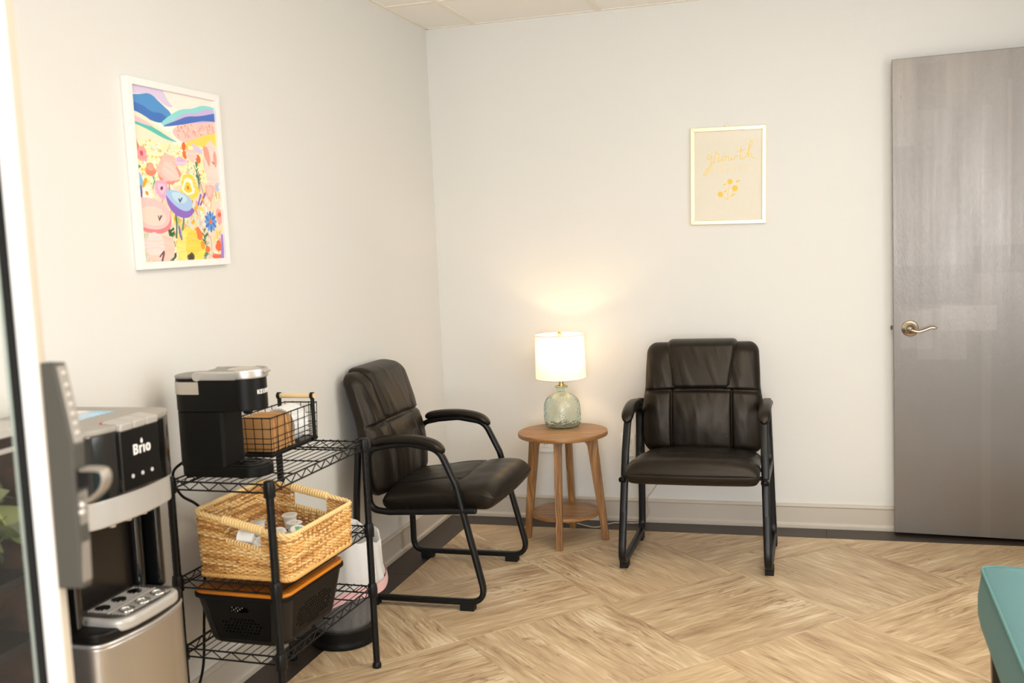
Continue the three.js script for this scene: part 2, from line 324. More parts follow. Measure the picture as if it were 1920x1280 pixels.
// ceiling: hung tiles in a T-bar grid, two lit troffers behind the picture
const ceiling = struct('ceiling', slab(-0.12, ROOM_X + 0.12, 2.56, 2.7, -0.12, ROOM_Z + 0.12), M.ceiling);
{
  const gx = [0, 0.262, 0.893, 1.524, 2.155, 2.786, ROOM_X], gz = [0]; for (let z = 0.538; z < ROOM_Z; z += 0.631) gz.push(z); gz.push(ROOM_Z);
  const lit = (i, j) => (i === 3 || i === 4) && (j === 3 || j === 5);
  for (let i = 0; i < gx.length - 1; i++) for (let j = 0; j < gz.length - 1; j++) {
    const w = gx[i + 1] - gx[i] - 0.004, d = gz[j + 1] - gz[j] - 0.004; if (d < 0.02) continue;
    const x = (gx[i] + gx[i + 1]) / 2, z = (gz[j] + gz[j + 1]) / 2;
    if (lit(i, j)) {
      const t = new THREE.Group(); t.name = numbered('ceiling_light'); scene.add(t); t.position.set(x, 2.5, z); tag(t, `square lit ceiling panel ${i === 3 ? 'over the middle of the room' : 'towards the right wall'}, ${j === 3 ? 'nearer the armchairs' : 'nearer the viewer'}`, 'ceiling light', 'lit ceiling panels');
      part('housing', T(box(w, 0.04, d), 0, 0.035, 0), M.white, t);
      part('diffuser', T(box(w - 0.03, 0.006, d - 0.03), 0, 0.008, 0), std('#ffffff', 0.6, { emissive: new THREE.Color(PANEL_COLOR), emissiveIntensity: 1 }), t);
      const l = new THREE.RectAreaLight(PANEL_COLOR, PANEL_LIGHT, w - 0.04, d - 0.04); l.position.set(x, 2.497, z); l.lookAt(x, 0, z); l.name = 'troffer_light'; scene.add(l);
    } else part('ceiling_tile', T(rbox(w, 0.016, d, 0.002, 1), x, 2.51 + rr(-0.0008, 0.0008), z), M.ceiling, ceiling);
  }
  for (let i = 1; i < gx.length - 1; i++) part('ceiling_bar', T(box(0.024, 0.006, ROOM_Z), gx[i], 2.4995, ROOM_Z / 2), M.tbar, ceiling);
  for (let j = 1; j < gz.length - 1; j++) part('ceiling_bar', T(box(ROOM_X, 0.005, 0.024), ROOM_X / 2, 2.4998, gz[j]), M.tbar, ceiling);
  part('wall_angle', T(box(0.019, 0.0035, ROOM_Z), 0.0095, 2.5, ROOM_Z / 2), M.tbar, ceiling); part('wall_angle', T(box(ROOM_X, 0.0035, 0.019), ROOM_X / 2, 2.5, 0.0095), M.tbar, ceiling);
}

// ------------------------------------------------------------------ grey door standing open against the back wall
{
  const d = new THREE.Group(); d.name = 'door_1'; d.userData.kind = 'structure'; scene.add(d); d.position.set(2.2, 0.012, 0.064); d.rotation.y = -0.077;
  part('door_leaf', boxUV(T(rbox(0.914, 2.13, 0.044, 0.002, 2), 0.457, 1.065, -0.022)), M.doorPaint, d);
  const h = group('door_handle', d); h.position.set(0.070, 0.943, 0);
  const rose = [[0, 0], [0.0365, 0], [0.0365, 0.004], [0.033, 0.0075], [0.029, 0.008], [0.0275, 0.010], [0.022, 0.012], [0.019, 0.017], [0.0135, 0.021], [0.0125, 0.038], [0, 0.040]].map(p => new THREE.Vector2(...p));
  part('rose', T(new THREE.LatheGeometry(rose, 40), 0, 0, 0, Math.PI / 2), M.nickel, h);
  const lp = new THREE.CatmullRomCurve3([V(-0.004, 0.0, 0.042), V(0.012, -0.006, 0.046), V(0.035, -0.011, 0.047), V(0.062, -0.004, 0.046), V(0.088, 0.006, 0.045), V(0.112, 0.004, 0.046)]).getPoints(30);
  part('lever', sweep(lp, V(0, 0, 1), 0.0085, 0.0062, 2.2, 12, 4), M.nickel, h);
  part('latch_plate', T(rbox(0.002, 0.057, 0.026, 0.001, 1), -0.001, 0.945, -0.022), M.nickel, d);
  part('latch_bolt', T(rbox(0.012, 0.018, 0.013, 0.002, 1), -0.006, 0.945, -0.022), M.lockGrey, d);
}

// ------------------------------------------------------------------ armchairs
function buildChair() {
  const t = thing('armchair', 'black leather sled-base armchair by the left wall, next to the wire rack', 'chair');
  const X = V(1, 0, 0), frameSide = s => {
    const x = (y) => s * (0.304 - 0.016 * clamp(y / 0.65, 0, 1));
    const P = (z, y) => V(x(y), y, z);
    const main = [P(0.595, 0.394), P(0.40, 0.384), P(0.235, 0.377), P(0.150, 0.385), P(0.146, 0.50), P(0.150, 0.625), P(0.235, 0.643), P(0.33, 0.652), P(0.452, 0.632), P(0.515, 0.50), P(0.575, 0.25), P(0.628, 0.032), P(0.36, 0.030), P(0.078, 0.030), P(0.080, 0.19), P(0.094, 0.44), P(0.112, 0.665)];
    const rad = [0, 0.05, 0.05, 0.075, 0.05, 0.075, 0.05, 0.1, 0.075, 0.1, 0.1, 0.062, 0.05, 0.055, 0.1, 0.1, 0];
    return sweep(fillet(main, rad, 8), X, 0.0165, 0.0115, 3, 14);
  };
  for (const s of [-1, 1]) {
    part('side_frame', frameSide(s), M.blackMetal, t);
    const xs = s * 0.290;
    const pad = new THREE.CatmullRomCurve3([V(xs, 0.652, 0.172), V(xs, 0.664, 0.21), V(xs, 0.672, 0.30), V(xs, 0.668, 0.375), V(xs, 0.652, 0.435), V(xs, 0.620, 0.478)]).getPoints(40);
    part('arm_pad', sweep(pad, X, 0.027, 0.0165, 2.6, 20, 7), M.leather, t);
    for (const z of [0.548, 0.145]) part('foot_glide', T(rbox(0.036, 0.034, 0.058, 0.003, 2), s * 0.3045, 0.017, z), M.rubber, t);
  }
  part('seat_rail', merge([rod(V(-0.292, 0.380, 0.30), V(0.292, 0.380, 0.30), 0.009, 10), rod(V(-0.292, 0.386, 0.48), V(0.292, 0.386, 0.48), 0.009, 10), rod(V(-0.285, 0.60, 0.105), V(0.285, 0.60, 0.105), 0.0095, 10)]), M.blackMetal, t);
  // seat cushion: rings along z, flat sides and underside, domed top, rolled front lip
  {
    const rings = [], n = 64, N = 120, Z0 = 0.185, Z1 = 0.668;
    for (let i = 0; i <= n; i++) {
      const k = i / n, e = 0.5 - 0.5 * Math.cos(k * Math.PI), z = Z0 + (Z1 - Z0) * e;
      const rF = 0.050, rB = 0.025, f = z > Z1 - rF ? Math.sqrt(Math.max(0.0006, 1 - Math.pow((z - Z1 + rF) / rF, 2))) : z < Z0 + rB ? Math.sqrt(Math.max(0.0006, 1 - Math.pow((Z0 + rB - z) / rB, 2))) : 1;
      const top = 0.446 + 0.030 * smooth(0.18, 0.46, z) + 0.010 * smooth(0.48, 0.56, z) - 0.006 * smooth(0.60, 0.67, z), bot = 0.370 + 0.016 * smooth(0.3, 0.62, z);
      const mid = (top + bot) / 2, hh = (top - bot) / 2 * (0.03 + 0.97 * f), w = (0.264 + 0.014 * smooth(0.25, 0.6, z)) * (0.955 + 0.045 * f);
      const ring = [];
      const NF = 84, NB = N - NF;
      for (let j = 0; j < N; j++) {
        const fr = j < NF, tt = fr ? 1 - 2 * (j + 0.5) / NF : -1 + 2 * (j - NF + 0.5) / NB, q = Math.sin(tt * Math.PI / 2) * 0.4 + tt * 0.6, x = w * q, ed = Math.pow(Math.max(0, 1 - Math.pow(Math.abs(q), fr ? 8 : 24)), 0.5);
        let y = (fr ? 1 : -1) * ed * hh;
        if (fr) y += ed * (0.016 * (1 - q * q) * f - 0.010 * gauss(z - 0.497 + 0.02 * q * q, 0.004) - (z < 0.49 ? 0.006 * gauss(Math.abs(x) - 0.15, 0.0045) : 0) + 0.0026 * noise.noise(x * 16, z * 16, 3.3) * f);
        ring.push(V(x, mid + y, z + 0.012 * Math.cos(q * 1.5) * smooth(0.5, 0.66, z) - 0.006 * smooth(0.5, 0.66, z)));
      }
      rings.push(ring);
    }
    part('seat', loft(rings), M.leather, t);
  }
  const cz = y => 0.152 - 0.104 * (y - 0.43) / 0.51 + 0.02 * Math.sin((y - 0.43) / 0.51 * Math.PI) - 0.0; // mid depth of the back
  const pillow = (y0, y1, wf, front, back, cr, dec, sq, n = 80, N = 150) => {
    const rings = [];
    for (let i = 0; i <= n; i++) {
      const k = i / n, y = y0 + (y1 - y0) * (0.5 - 0.5 * Math.cos(k * Math.PI)), d = Math.min(y - y0, y1 - y);
      const f = d < cr ? Math.sqrt(Math.max(0.0006, 1 - Math.pow(1 - d / cr, 2))) : 1, w = wf(y) - cr * 0.9 * (1 - f), ring = [];
      const NF = Math.round(N * 0.68), NB = N - NF;
      for (let j = 0; j < N; j++) {
        const fr = j < NF, tt = fr ? 1 - 2 * (j + 0.5) / NF : -1 + 2 * (j - NF + 0.5) / NB, q = Math.sin(tt * Math.PI / 2) * 0.35 + tt * 0.65, x = w * q, ed = Math.pow(Math.max(0, 1 - Math.pow(Math.abs(q), sq)), 0.5), p = ed * (0.18 + 0.82 * f);
        ring.push(V(x, y, cz(y) + (fr ? p * front(x, y, w) + dec(x, y, f) * ed : -p * back(x, y))));
      }
      rings.push(ring);
    }
    return loft(rings);
  };
  const seam = y => 0.135 + 0.028 * smooth(0.715, 0.94, y);
  const wBack = y => 0.275 - 0.014 * smooth(0.62, 0.74, y) - 0.006 * smooth(0.74, 0.93, y) - 0.012 * smooth(0.52, 0.42, y);
  part('backrest', pillow(0.422, 0.921, wBack, (x, y, w) => 0.040 + 0.014 * (1 - Math.pow(Math.abs(x) / w, 2)) + 0.012 * gauss(y - 0.60, 0.09) + (Math.abs(x) < 0.135 ? 0.009 * (1 - Math.pow(x / 0.135, 2)) : 0.010 * Math.max(0, 1 - Math.pow((Math.abs(x) - 0.195) / 0.065, 2))) * (y < 0.71 ? Math.max(0, 1 - Math.pow((y - 0.565) / 0.16, 4)) : Math.max(0, 1 - Math.pow((y - 0.82) / 0.115, 4))), () => 0.040, 0.05,
    (x, y, f) => { const sx = Math.abs(x), ys = 0.715 - 0.012 * Math.pow(sx / 0.27, 2); return -0.016 * gauss(y - ys, 0.004) - (y < ys ? 0.013 * gauss(sx - 0.135, 0.0036) : 0) + 0.0022 * noise.noise(x * 26, y * 12, 1.7) * f + 0.0035 * Math.max(0, noise.noise(x * 34 + y * 9, y * 7, 9.7)) * (y < 0.70 ? smooth(0.5, 0.66, y) : 1) * f; }, 12, 110, 240), M.leather, t);
  part('headrest_pad', pillow(0.712, 0.935, seam, (x, y, w) => 0.066 + 0.007 * (1 - Math.pow(x / w, 2)) + 0.006 * gauss(y - 0.80, 0.06), () => 0.047, 0.03, (x, y, f) => -0.004 * gauss(Math.abs(x) - seam(y) + 0.013, 0.0022) + 0.004 * Math.max(0, noise.noise(x * 30 + y * 8, y * 6, 8.7)) * f, 18, 64, 180), M.leather, t);
  return t;
}
const chair = buildChair(); chair.position.set(0, 0, 1.0); chair.rotation.y = Math.PI / 2;
const chair2 = copy(chair, 'black leather sled-base armchair facing forward against the back wall, under the gold-framed print'); chair2.position.set(1.362, 0, 0.148); chair2.rotation.y = 0;

// ------------------------------------------------------------------ round side table
const TABLE_H = 0.522;
{
  const t = thing('side_table', 'round two-tier wooden side table with four splayed legs, carrying the lamp', 'table', [0.713, 0, 0.335], 0.06);
  const disc = (r, h, e) => { const p = [[0, 0], [r - e, 0], [r - e * 0.3, e * 0.3], [r, e], [r, h - e], [r - e * 0.3, h - e * 0.3], [r - e, h], [0, h]].map(a => new THREE.Vector2(...a)); return new THREE.LatheGeometry(p, 96); };
  part('tabletop', boxUV(T(disc(0.212, 0.020, 0.004), 0, TABLE_H - 0.020, 0)), M.tableWood, t);
  part('lower_shelf', boxUV(T(disc(0.163, 0.018, 0.004), 0, 0.122, 0), 0.4, 0.7), M.tableWood, t);
  const s = new THREE.Shape();                                        // leg with its half of the arched apron, in the radial plane
  s.moveTo(0.0, 0.502); s.lineTo(0.160, 0.502); s.lineTo(0.203, 0.0); s.lineTo(0.174, 0.0); s.lineTo(0.118, 0.445); s.quadraticCurveTo(0.114, 0.474, 0.085, 0.476); s.lineTo(0.0, 0.477); s.closePath();
  for (let k = 0; k < 4; k++) {
    const g = boxUV(extrude(s, 0.030, 0.0015, 1, 10), 0.1 * k, 0.3 * k, true); g.translate(0, 0, -0.015);
    const m = part('leg', g, M.tableWood, t); m.rotation.y = k * Math.PI / 2;
    m.position.y = 0.0;
  }
  for (let k = 0; k < 4; k++) { const a = k * Math.PI / 2; part('foot_pad', T(new THREE.CylinderGeometry(0.009, 0.009, 0.003, 12), Math.cos(a) * 0.188, 0.0005, Math.sin(a) * 0.188), M.rubber, t); }
}
// ------------------------------------------------------------------ table lamp
const LAMP = [0.690, TABLE_H, 0.235];
{
  const t = thing('table_lamp', 'lit table lamp with green pebbled glass bottle base and white drum shade', 'lamp', LAMP);
  const prof = [[0.066, 0.0], [0.078, 0.006], [0.086, 0.020], [0.089, 0.045], [0.089, 0.085], [0.086, 0.112], [0.077, 0.136], [0.060, 0.153], [0.040, 0.163], [0.026, 0.169], [0.022, 0.176], [0.022, 0.183], [0.027, 0.190], [0.031, 0.196], [0.030, 0.199]];
  const oc = new THREE.CatmullRomCurve3(prof.map(([x, y]) => V(x, y, 0))).getPoints(150), ic = oc.map((p, i) => { const a = oc[Math.max(0, i - 1)], b = oc[Math.min(oc.length - 1, i + 1)], l = Math.hypot(b.x - a.x, b.y - a.y); return V(p.x - (b.y - a.y) / l * 0.0032, p.y + (b.x - a.x) / l * 0.0032, 0); }).reverse();
  const cells = []; { let sd = 77; const q = () => (sd = (sd * 16807) % 2147483647) / 2147483647; for (let i = 0; i < 900; i++) cells.push([q() * 6.2832, 0.02 + q() * 0.14]); }
  const grid = new Map(); cells.forEach(([a, y]) => { const k = Math.floor(a / 0.1) + '_' + Math.floor(y / 0.009); (grid.get(k) || grid.set(k, []).get(k)).push([a, y]); });
  const dimple = (a, y, r) => { let d = 9; const ka = Math.floor(a / 0.1), ky = Math.floor(y / 0.009); for (let i = -1; i <= 1; i++) for (let j = -1; j <= 1; j++) { const l = grid.get(((ka + i + 63) % 63) + '_' + (ky + j)); if (l) for (const [ca, cy] of l) d = Math.min(d, Math.hypot((a - ca) * r, y - cy)); } return 0.0019 * (1 - clamp(d / 0.0055, 0, 1)) * smooth(0.012, 0.03, y) * smooth(0.165, 0.15, y); };
  const NA = 300;
  const gr = (p, out) => { const ring = []; for (let j = 0; j < NA; j++) { const a = j / NA * Math.PI * 2, R = Math.max(0.0005, p.x - (out ? dimple(a, p.y, p.x) : 0)); ring.push(V(Math.cos(a) * R, p.y, Math.sin(a) * R)); } return ring; };
  const all = [V(0.0005, 0, 0), V(0.04, 0, 0), ...oc].map(p => gr(p, true)).concat([...ic, V(0.04, 0.0045, 0), V(0.0005, 0.0045, 0)].map(p => gr(p, false)));
  const base = part('glass_base', loft(all, false), M.greenGlass, t);
  part('glass_lip', T(new THREE.TorusGeometry(0.0285, 0.0035, 10, 40), 0, 0.197, 0, Math.PI / 2), M.greenEdge, base);
  part('neck', merge([T(new THREE.CylinderGeometry(0.020, 0.020, 0.006, 28), 0, 0.203, 0), T(new THREE.CylinderGeometry(0.0125, 0.0125, 0.05, 24), 0, 0.23, 0), T(new THREE.CylinderGeometry(0.017, 0.017, 0.045, 24), 0, 0.275, 0)]), M.brass, t);
  const SB = 0.236, SH = 0.212, R0 = 0.121, R1 = 0.117;
  const linen = dataTex(256, 256, (u, v) => 0.5 + 0.25 * Math.sin(u * 804) + 0.25 * Math.sin(v * 804), false, [6, 2]);
  const sm = phys(lin(0.90, 0.88, 0.84), 0.95, { transmission: 0.45, thickness: 0, bumpMap: linen, bumpScale: 0.0003, side: THREE.DoubleSide });
  const sh = part('lamp_shade', new THREE.LatheGeometry([[R0, SB], [R1, SB + SH]].map(a => new THREE.Vector2(...a)), 96), sm, t);
  part('shade_trim', merge([T(new THREE.TorusGeometry(R0, 0.0022, 8, 90), 0, SB + 0.002, 0, Math.PI / 2), T(new THREE.TorusGeometry(R1, 0.0022, 8, 90), 0, SB + SH - 0.002, 0, Math.PI / 2)]), M.whiteMatte, sh);
  const spider = []; for (let k = 0; k < 3; k++) { const a = k * 2.094 + 0.4; spider.push(rod(V(0, SB + SH - 0.012, 0), V(Math.cos(a) * R1, SB + SH - 0.006, Math.sin(a) * R1), 0.0016, 6)); }
  part('spider', merge(spider), M.brass, sh);
  const harp = [V(-0.014, 0.29, 0), V(-0.038, 0.33, 0), V(-0.040, 0.38, 0), V(-0.016, 0.428, 0), V(0, 0.436, 0), V(0.016, 0.428, 0), V(0.040, 0.38, 0), V(0.038, 0.33, 0), V(0.014, 0.29, 0)];
  part('harp', tube(harp, 0.0018, 50, 6), M.brass, t);
  part('finial', merge([T(new THREE.SphereGeometry(0.0088, 20, 14), 0, SB + SH + 0.003, 0), T(new THREE.CylinderGeometry(0.005, 0.006, 0.012, 16), 0, SB + SH - 0.010, 0)]), M.brass, t);
  const bm = std('#ffffff', 0.4, { emissive: new THREE.Color(LAMP_COLOR), emissiveIntensity: 6 });
  const bp = [[0, 0.400], [0.012, 0.398], [0.025, 0.385], [0.030, 0.368], [0.027, 0.350], [0.018, 0.330], [0.013, 0.312], [0.013, 0.298]].map(a => new THREE.Vector2(...a));
  part('bulb', new THREE.LatheGeometry(bp, 32), bm, t);
  const l = new THREE.PointLight(LAMP_COLOR, LAMP_LIGHT, 0, 2); l.position.set(0, 0.365, 0); l.castShadow = true; l.name = 'lamp_light'; t.add(l);
}
// ------------------------------------------------------------------ outlets and the lamp's cord
function outlet(x, y, label) {
  const o = thing('wall_outlet', label, 'outlet', [x, y, 0]);
  part('cover_plate', T(rbox(0.072, 0.117, 0.006, 0.0025, 3), 0, 0, 0.003), M.white, o);
  for (const s of [-1, 1]) { const r = part('receptacle', T(rbox(0.034, 0.028, 0.004, 0.008, 3), 0, s * 0.0195, 0.0065), M.white, o); part('slot', merge([T(box(0.0022, 0.008, 0.001), -0.006, s * 0.0195 + 0.003, 0.0088), T(box(0.0022, 0.0065, 0.001), 0.006, s * 0.0195 + 0.003, 0.0088)]), M.rubber, r); }
}
outlet(0.540, 0.402, 'white wall outlet low on the back wall behind the round side table');
outlet(0.962, 0.388, 'white wall outlet on the back wall between the round table and the right armchair');
{
  const c = thing('lamp_cord', 'thin clear lamp cord trailing from behind the side table along the floor', 'cord');
  const clear = phys(lin(0.72, 0.66, 0.55), 0.2, { transmission: 0.3, thickness: 0.003 });
  part('cable', tube([V(0.690, 0.530, 0.150), V(0.665, 0.545, 0.105), V(0.645, 0.44, 0.075), V(0.606, 0.292, 0.045), V(0.588, 0.189, 0.04), V(0.597, 0.065, 0.045), V(0.64, 0.006, 0.08), V(0.70, 0.005, 0.092), V(0.77, 0.005, 0.135), V(0.822, 0.005, 0.146), V(0.883, 0.006, 0.07), V(0.945, 0.006, 0.06), V(1.02, 0.010, 0.05), V(1.06, 0.05, 0.035), V(1.053, 0.121, 0.03), V(1.082, 0.165, 0.025), V(1.112, 0.217, 0.02), V(1.14, 0.32, 0.02)], 0.0028, 220, 8), clear, c);
  part('plug', T(rbox(0.024, 0.032, 0.026, 0.005, 2), 1.142, 0.335, 0.0135), M.white, c);
}

// ------------------------------------------------------------------ framed pictures
function frameBars(W, H, f, d, mat, parent) {                       // four mitred bars
  const bar = (L) => { const s = new THREE.Shape(); s.moveTo(-L / 2, 0); s.lineTo(L / 2, 0); s.lineTo(L / 2 - f, f); s.lineTo(-L / 2 + f, f); s.closePath(); return extrude(s, d, 0.0015, 2); };
  const hb = bar(W), vb = bar(H);
  part('frame_bar', T(hb.clone(), 0, -H / 2, 0), mat, parent);
  part('frame_bar', T(hb.clone(), 0, H / 2, 0, 0, 0, Math.PI), mat, parent);
  { const g = vb.clone(); g.rotateZ(Math.PI / 2); g.translate(W / 2, 0, 0); part('frame_bar', g, mat, parent); }
  { const g = vb.clone(); g.rotateZ(-Math.PI / 2); g.translate(-W / 2, 0, 0); part('frame_bar', g, mat, parent); }
}
function paintMeadow(c, W, H) {
  const X = u => u * W, Y = v => v * H;
  const blob = (pts, col) => { c.fillStyle = col; c.beginPath(); const n = pts.length; for (let i = 0; i < n; i++) { const a = pts[i], b = pts[(i + 1) % n], m = [(a[0] + b[0]) / 2, (a[1] + b[1]) / 2]; if (!i) { const z = pts[n - 1]; c.moveTo(X((z[0] + a[0]) / 2), Y((z[1] + a[1]) / 2)); } c.quadraticCurveTo(X(a[0]), Y(a[1]), X(m[0]), Y(m[1])); } c.closePath(); c.fill(); };
  const ell = (u, v, a, b, col, rot = 0) => { // hand-painted oval with an uneven edge and brush streaks
    c.fillStyle = col; c.save(); c.translate(X(u), Y(v)); c.rotate(rot); c.beginPath(); const ph = u * 31 + v * 57, n = 40;
    for (let i = 0; i <= n; i++) { const t = i / n * Math.PI * 2, q = a > 0.03 ? 1 + 0.10 * Math.sin(3 * t + ph) + 0.06 * Math.sin(5 * t + 2 * ph) + 0.03 * Math.sin(11 * t + ph) : 1 + 0.12 * Math.sin(2 * t + ph); const x = Math.cos(t) * a * W * q, y = Math.sin(t) * b * W * q; i ? c.lineTo(x, y) : c.moveTo(x, y); }
    c.closePath(); c.fill(); if (a > 0.045) { c.clip(); c.globalAlpha = 0.16; c.lineWidth = W * 0.006; for (let i = 0; i < 9; i++) { c.strokeStyle = i & 1 ? '#ffffff' : '#e58a86'; c.beginPath(); const y0 = (i / 8 - 0.5) * 2 * b * W; c.moveTo(-a * W, y0); c.quadraticCurveTo(0, y0 + Math.sin(ph + i) * b * W * 0.5, a * W, y0 * 0.9); c.stroke(); } c.globalAlpha = 1; }
    c.restore(); };
  const line = (pts, col, w) => { c.strokeStyle = col; c.lineWidth = w * W; c.lineCap = 'round'; c.lineJoin = 'round'; c.beginPath(); pts.forEach((p, i) => i ? c.lineTo(X(p[0]), Y(p[1])) : c.moveTo(X(p[0]), Y(p[1]))); c.stroke(); };
  c.fillStyle = '#fdf3e6'; c.fillRect(0, 0, W, H);
  blob([[-.1, -.1], [.4, -.05], [.55, .07], [.4, .1], [.25, .03], [-.1, .06]], '#dccbe8');
  blob([[.3, -.1], [1.1, -.1], [1.1, .06], [.7, .08], [.48, .1], [.38, .02]], '#fbeee4');
  blob([[-.1, .06], [.1, .05], [.22, .025], [.34, .08], [.47, .13], [.4, .19], [.2, .19], [-.1, .12]], '#4f93d2');
  blob([[-.1, .09], [.12, .10], [.22, .14], [.33, .13], [.42, .165], [.3, .2], [.12, .17], [-.1, .12]], '#3d73c0');
  blob([[.28, .21], [.42, .14], [.56, .09], [.72, .075], [.86, .035], [1.1, .05], [1.1, .13], [.5, .19]], '#8fdcdc');
  blob([[.32, .215], [.5, .155], [.62, .105], [.76, .1], [.9, .055], [1.1, .07], [1.1, .14], [.6, .17]], '#c9b6e6');
  blob([[.30, .215], [.5, .165], [.64, .125], [.8, .115], [1.1, .06], [1.1, .13], [.85, .135], [.65, .17], [.45, .2]], '#466fc4');
  blob([[-.1, .13], [.12, .155], [.3, .22], [.5, .28], [.3, .36], [-.1, .34]], '#fbe9cf');
  blob([[.42, .22], [.62, .17], [.85, .15], [1.1, .12], [1.1, .27], [.7, .3], [.5, .28]], '#fbc9bf');
  for (let i = 0; i < 130; i++) { const u = rr(.5, 1); ell(u, rr(.19, .265) - (u - .5) * .08, .008, .007, ['#f4a59b', '#f7b9b0', '#ffd9cf', '#ef8f83'][i & 3], rnd() * 3); }
  blob([[.55, .30], [.75, .25], [.9, .215], [1.1, .19], [1.1, .31], [.8, .33]], '#f7da62');
  blob([[-.1, .17], [.12, .2], [.28, .235], [.42, .275], [.52, .295], [.35, .285], [.15, .235], [-.1, .2]], '#57c2b4');
  blob([[-.1, .155], [.1, .18], [.26, .225], [.14, .215], [-.1, .19]], '#f8c6cf');
  c.fillStyle = '#fdeebd'; c.fillRect(0, Y(.305), W, H);
  for (let i = 0; i < 240; i++) ell(rnd(), rr(.30, .62), rr(.006, .02), rr(.005, .012), ['#fff3cf', '#fbe08a', '#fbd0c4', '#fff7e2', '#f9c63d', '#d6efe4', '#ffffff'][i % 7], rnd() * 3);
  for (let i = 0; i < 190; i++) ell(rnd(), rr(.32, .60), rr(.004, .011), rr(.004, .009), ['#f5b400', '#f7c530', '#ef9b6a', '#f3a28f'][i & 3]);
  for (let i = 0; i < 60; i++) { const u = rnd(), v = rr(.33, .6); line([[u, v], [u + rr(-.1, .1), v + rr(-.01, .02)]], ['#cfeade', '#fff6e0', '#fde9a5'][i % 3], .008); }
  // lower field
  blob([[-.1, .6], [.5, .55], [1.1, .5], [1.1, 1.1], [-.1, 1.1]], '#fcd8c4');
  for (let i = 0; i < 260; i++) ell(rnd(), rr(.56, 1), rr(.01, .035), rr(.008, .02), ['#fbd0c2', '#fde6a8', '#f9bfae', '#d8eede', '#fff0d5', '#f7a893', '#fdd870'][i % 7], rnd() * 3);
  for (let i = 0; i < 80; i++) ell(rr(.35, .7), rr(.65, .85), rr(.01, .02), rr(.008, .016), ['#f5b52a', '#f2a51e', '#fdd870', '#bfe5d2'][i & 3], rnd() * 3);
  // stems
  const stems = [[.13, .44, .24, .62, '#3f7c5c', .008], [.36, .53, .34, .6, '#2f5e46', .008], [.68, .42, .78, .6, '#4f9077', .008], [.70, .45, .72, .58, '#3b6d58', .006], [.27, .6, .25, .68, '#8a6a3f', .006], [.63, .58, .62, .66, '#5d6b35', .007], [.43, .68, .42, 1, '#79b88c', .012], [.41, .70, .40, .86, '#2f5e3e', .018], [.52, .67, .46, .86, '#4f8f58', .02], [.70, .64, .70, .82, '#9fc5c0', .007], [.87, .47, .95, .62, '#4a6a50', .006], [.17, .82, .17, .9, '#6e8a4a', .012], [.83, .84, .82, .98, '#c7a09a', .008], [.60, .43, .60, .52, '#a9d6c9', .008], [.88, .56, .86, .68, '#d5948a', .008]];
  stems.forEach(([a, b, d, e, col, w]) => line([[a, b], [(a + d) / 2 + .01, (b + e) / 2], [d, e]], col, w));
  for (let i = 0; i < 46; i++) { const u = rr(.28, .38), v = rr(.80, 1); line([[.32, v + .02], [u, v]], ['#2f6a3c', '#46824b', '#1f5030'][i % 3], .016); }
  for (let i = 0; i < 40; i++) { const u = rr(.70, .80), v = rr(.8, 1); line([[.75, v + .02], [u, v]], ['#2b5a3a', '#7fb98a', '#3f7d57'][i % 3], .01); }
  for (let i = 0; i < 34; i++) { const v = rr(.40, .56); line([[.70 + (v - .4) * .25, v], [.70 + (v - .4) * .25 + rr(-.03, .03), v - .015]], '#3a7060', .007); }
  for (let i = 0; i < 60; i++) { const u = [.05, .95, .55, .2][i & 3] + rr(-.06, .06), v = rr(.5, .98); line([[u, v], [u + rr(-.02, .02), v - rr(.02, .05)]], ['#8fcfb4', '#5aa77e', '#bfe5d2', '#e8c93b'][(i * 7) % 4], .009); }
  const poppy = (u, v, a, b, col, edge, rim) => { ell(u, v + .01, a * 1.05, b * 1.06, edge); ell(u - a * .05, v, a, b, col); if (rim) ell(u, v - b * .35, a * .8, b * .45, rim); for (let i = 0; i < 5; i++) line([[u, v + .004], [u + rr(-.03, .03), v - .012 + rr(-.006, .006)]], '#4a3550', .006); };
  poppy(.95, .40, .14, .16, '#fcd9cf', '#f8bfb2'); ell(.86, .35, .035, .075, '#f4a08f', -.35); ell(.965, .37, .022, .065, '#f4a08f', .1); ell(.74, .32, .07, .022, '#d7c6ec', .4);
  ell(.57, .312, .028, .028, '#ec6a2e'); ell(.575, .362, .026, .032, '#ef7434'); ell(.74, .378, .03, .034, '#ec6a2e'); ell(.66, .36, .07, .045, '#fcd1c7');
  ell(.52, .405, .075, .032, '#e6c8e2'); ell(.52, .395, .05, .016, '#d5b4dc');
  ell(.0, .335, .05, .06, '#ef7a56'); ell(.075, .385, .062, .05, '#f4a0a0'); ell(.075, .38, .02, .016, '#d9486a'); ell(.16, .47, .055, .046, '#ef8468'); ell(.16, .455, .035, .026, '#f4a58f');
  ell(.37, .465, .125, .105, '#f08e80'); ell(.36, .455, .12, .095, '#fbc0b6'); ell(.385, .47, .1, .06, '#fbd0c6', .4);
  ell(.27, .575, .075, .066, '#f3aacb'); ell(.27, .57, .045, .034, '#f8c3da'); ell(.27, .572, .016, .013, '#6a3050');
  ell(.10, .605, .08, .072, '#fbeac2'); ell(.10, .605, .055, .046, '#fff8e2'); ell(.10, .605, .017, .014, '#e58a2a');
  ell(.60, .56, .11, .095, '#f7d84e'); ell(.59, .555, .075, .062, '#fffbe6'); ell(.585, .56, .045, .04, '#f7cc2e'); ell(.585, .56, .014, .014, '#d9742a');
  ell(-.02, .61, .07, .11, '#5a52b8'); ell(.03, .52, .03, .07, '#8fc4ea', -.5); line([[.07, .56], [.1, .53]], '#f2a51e', .03); ell(.0, .455, .05, .02, '#2f7d4a');
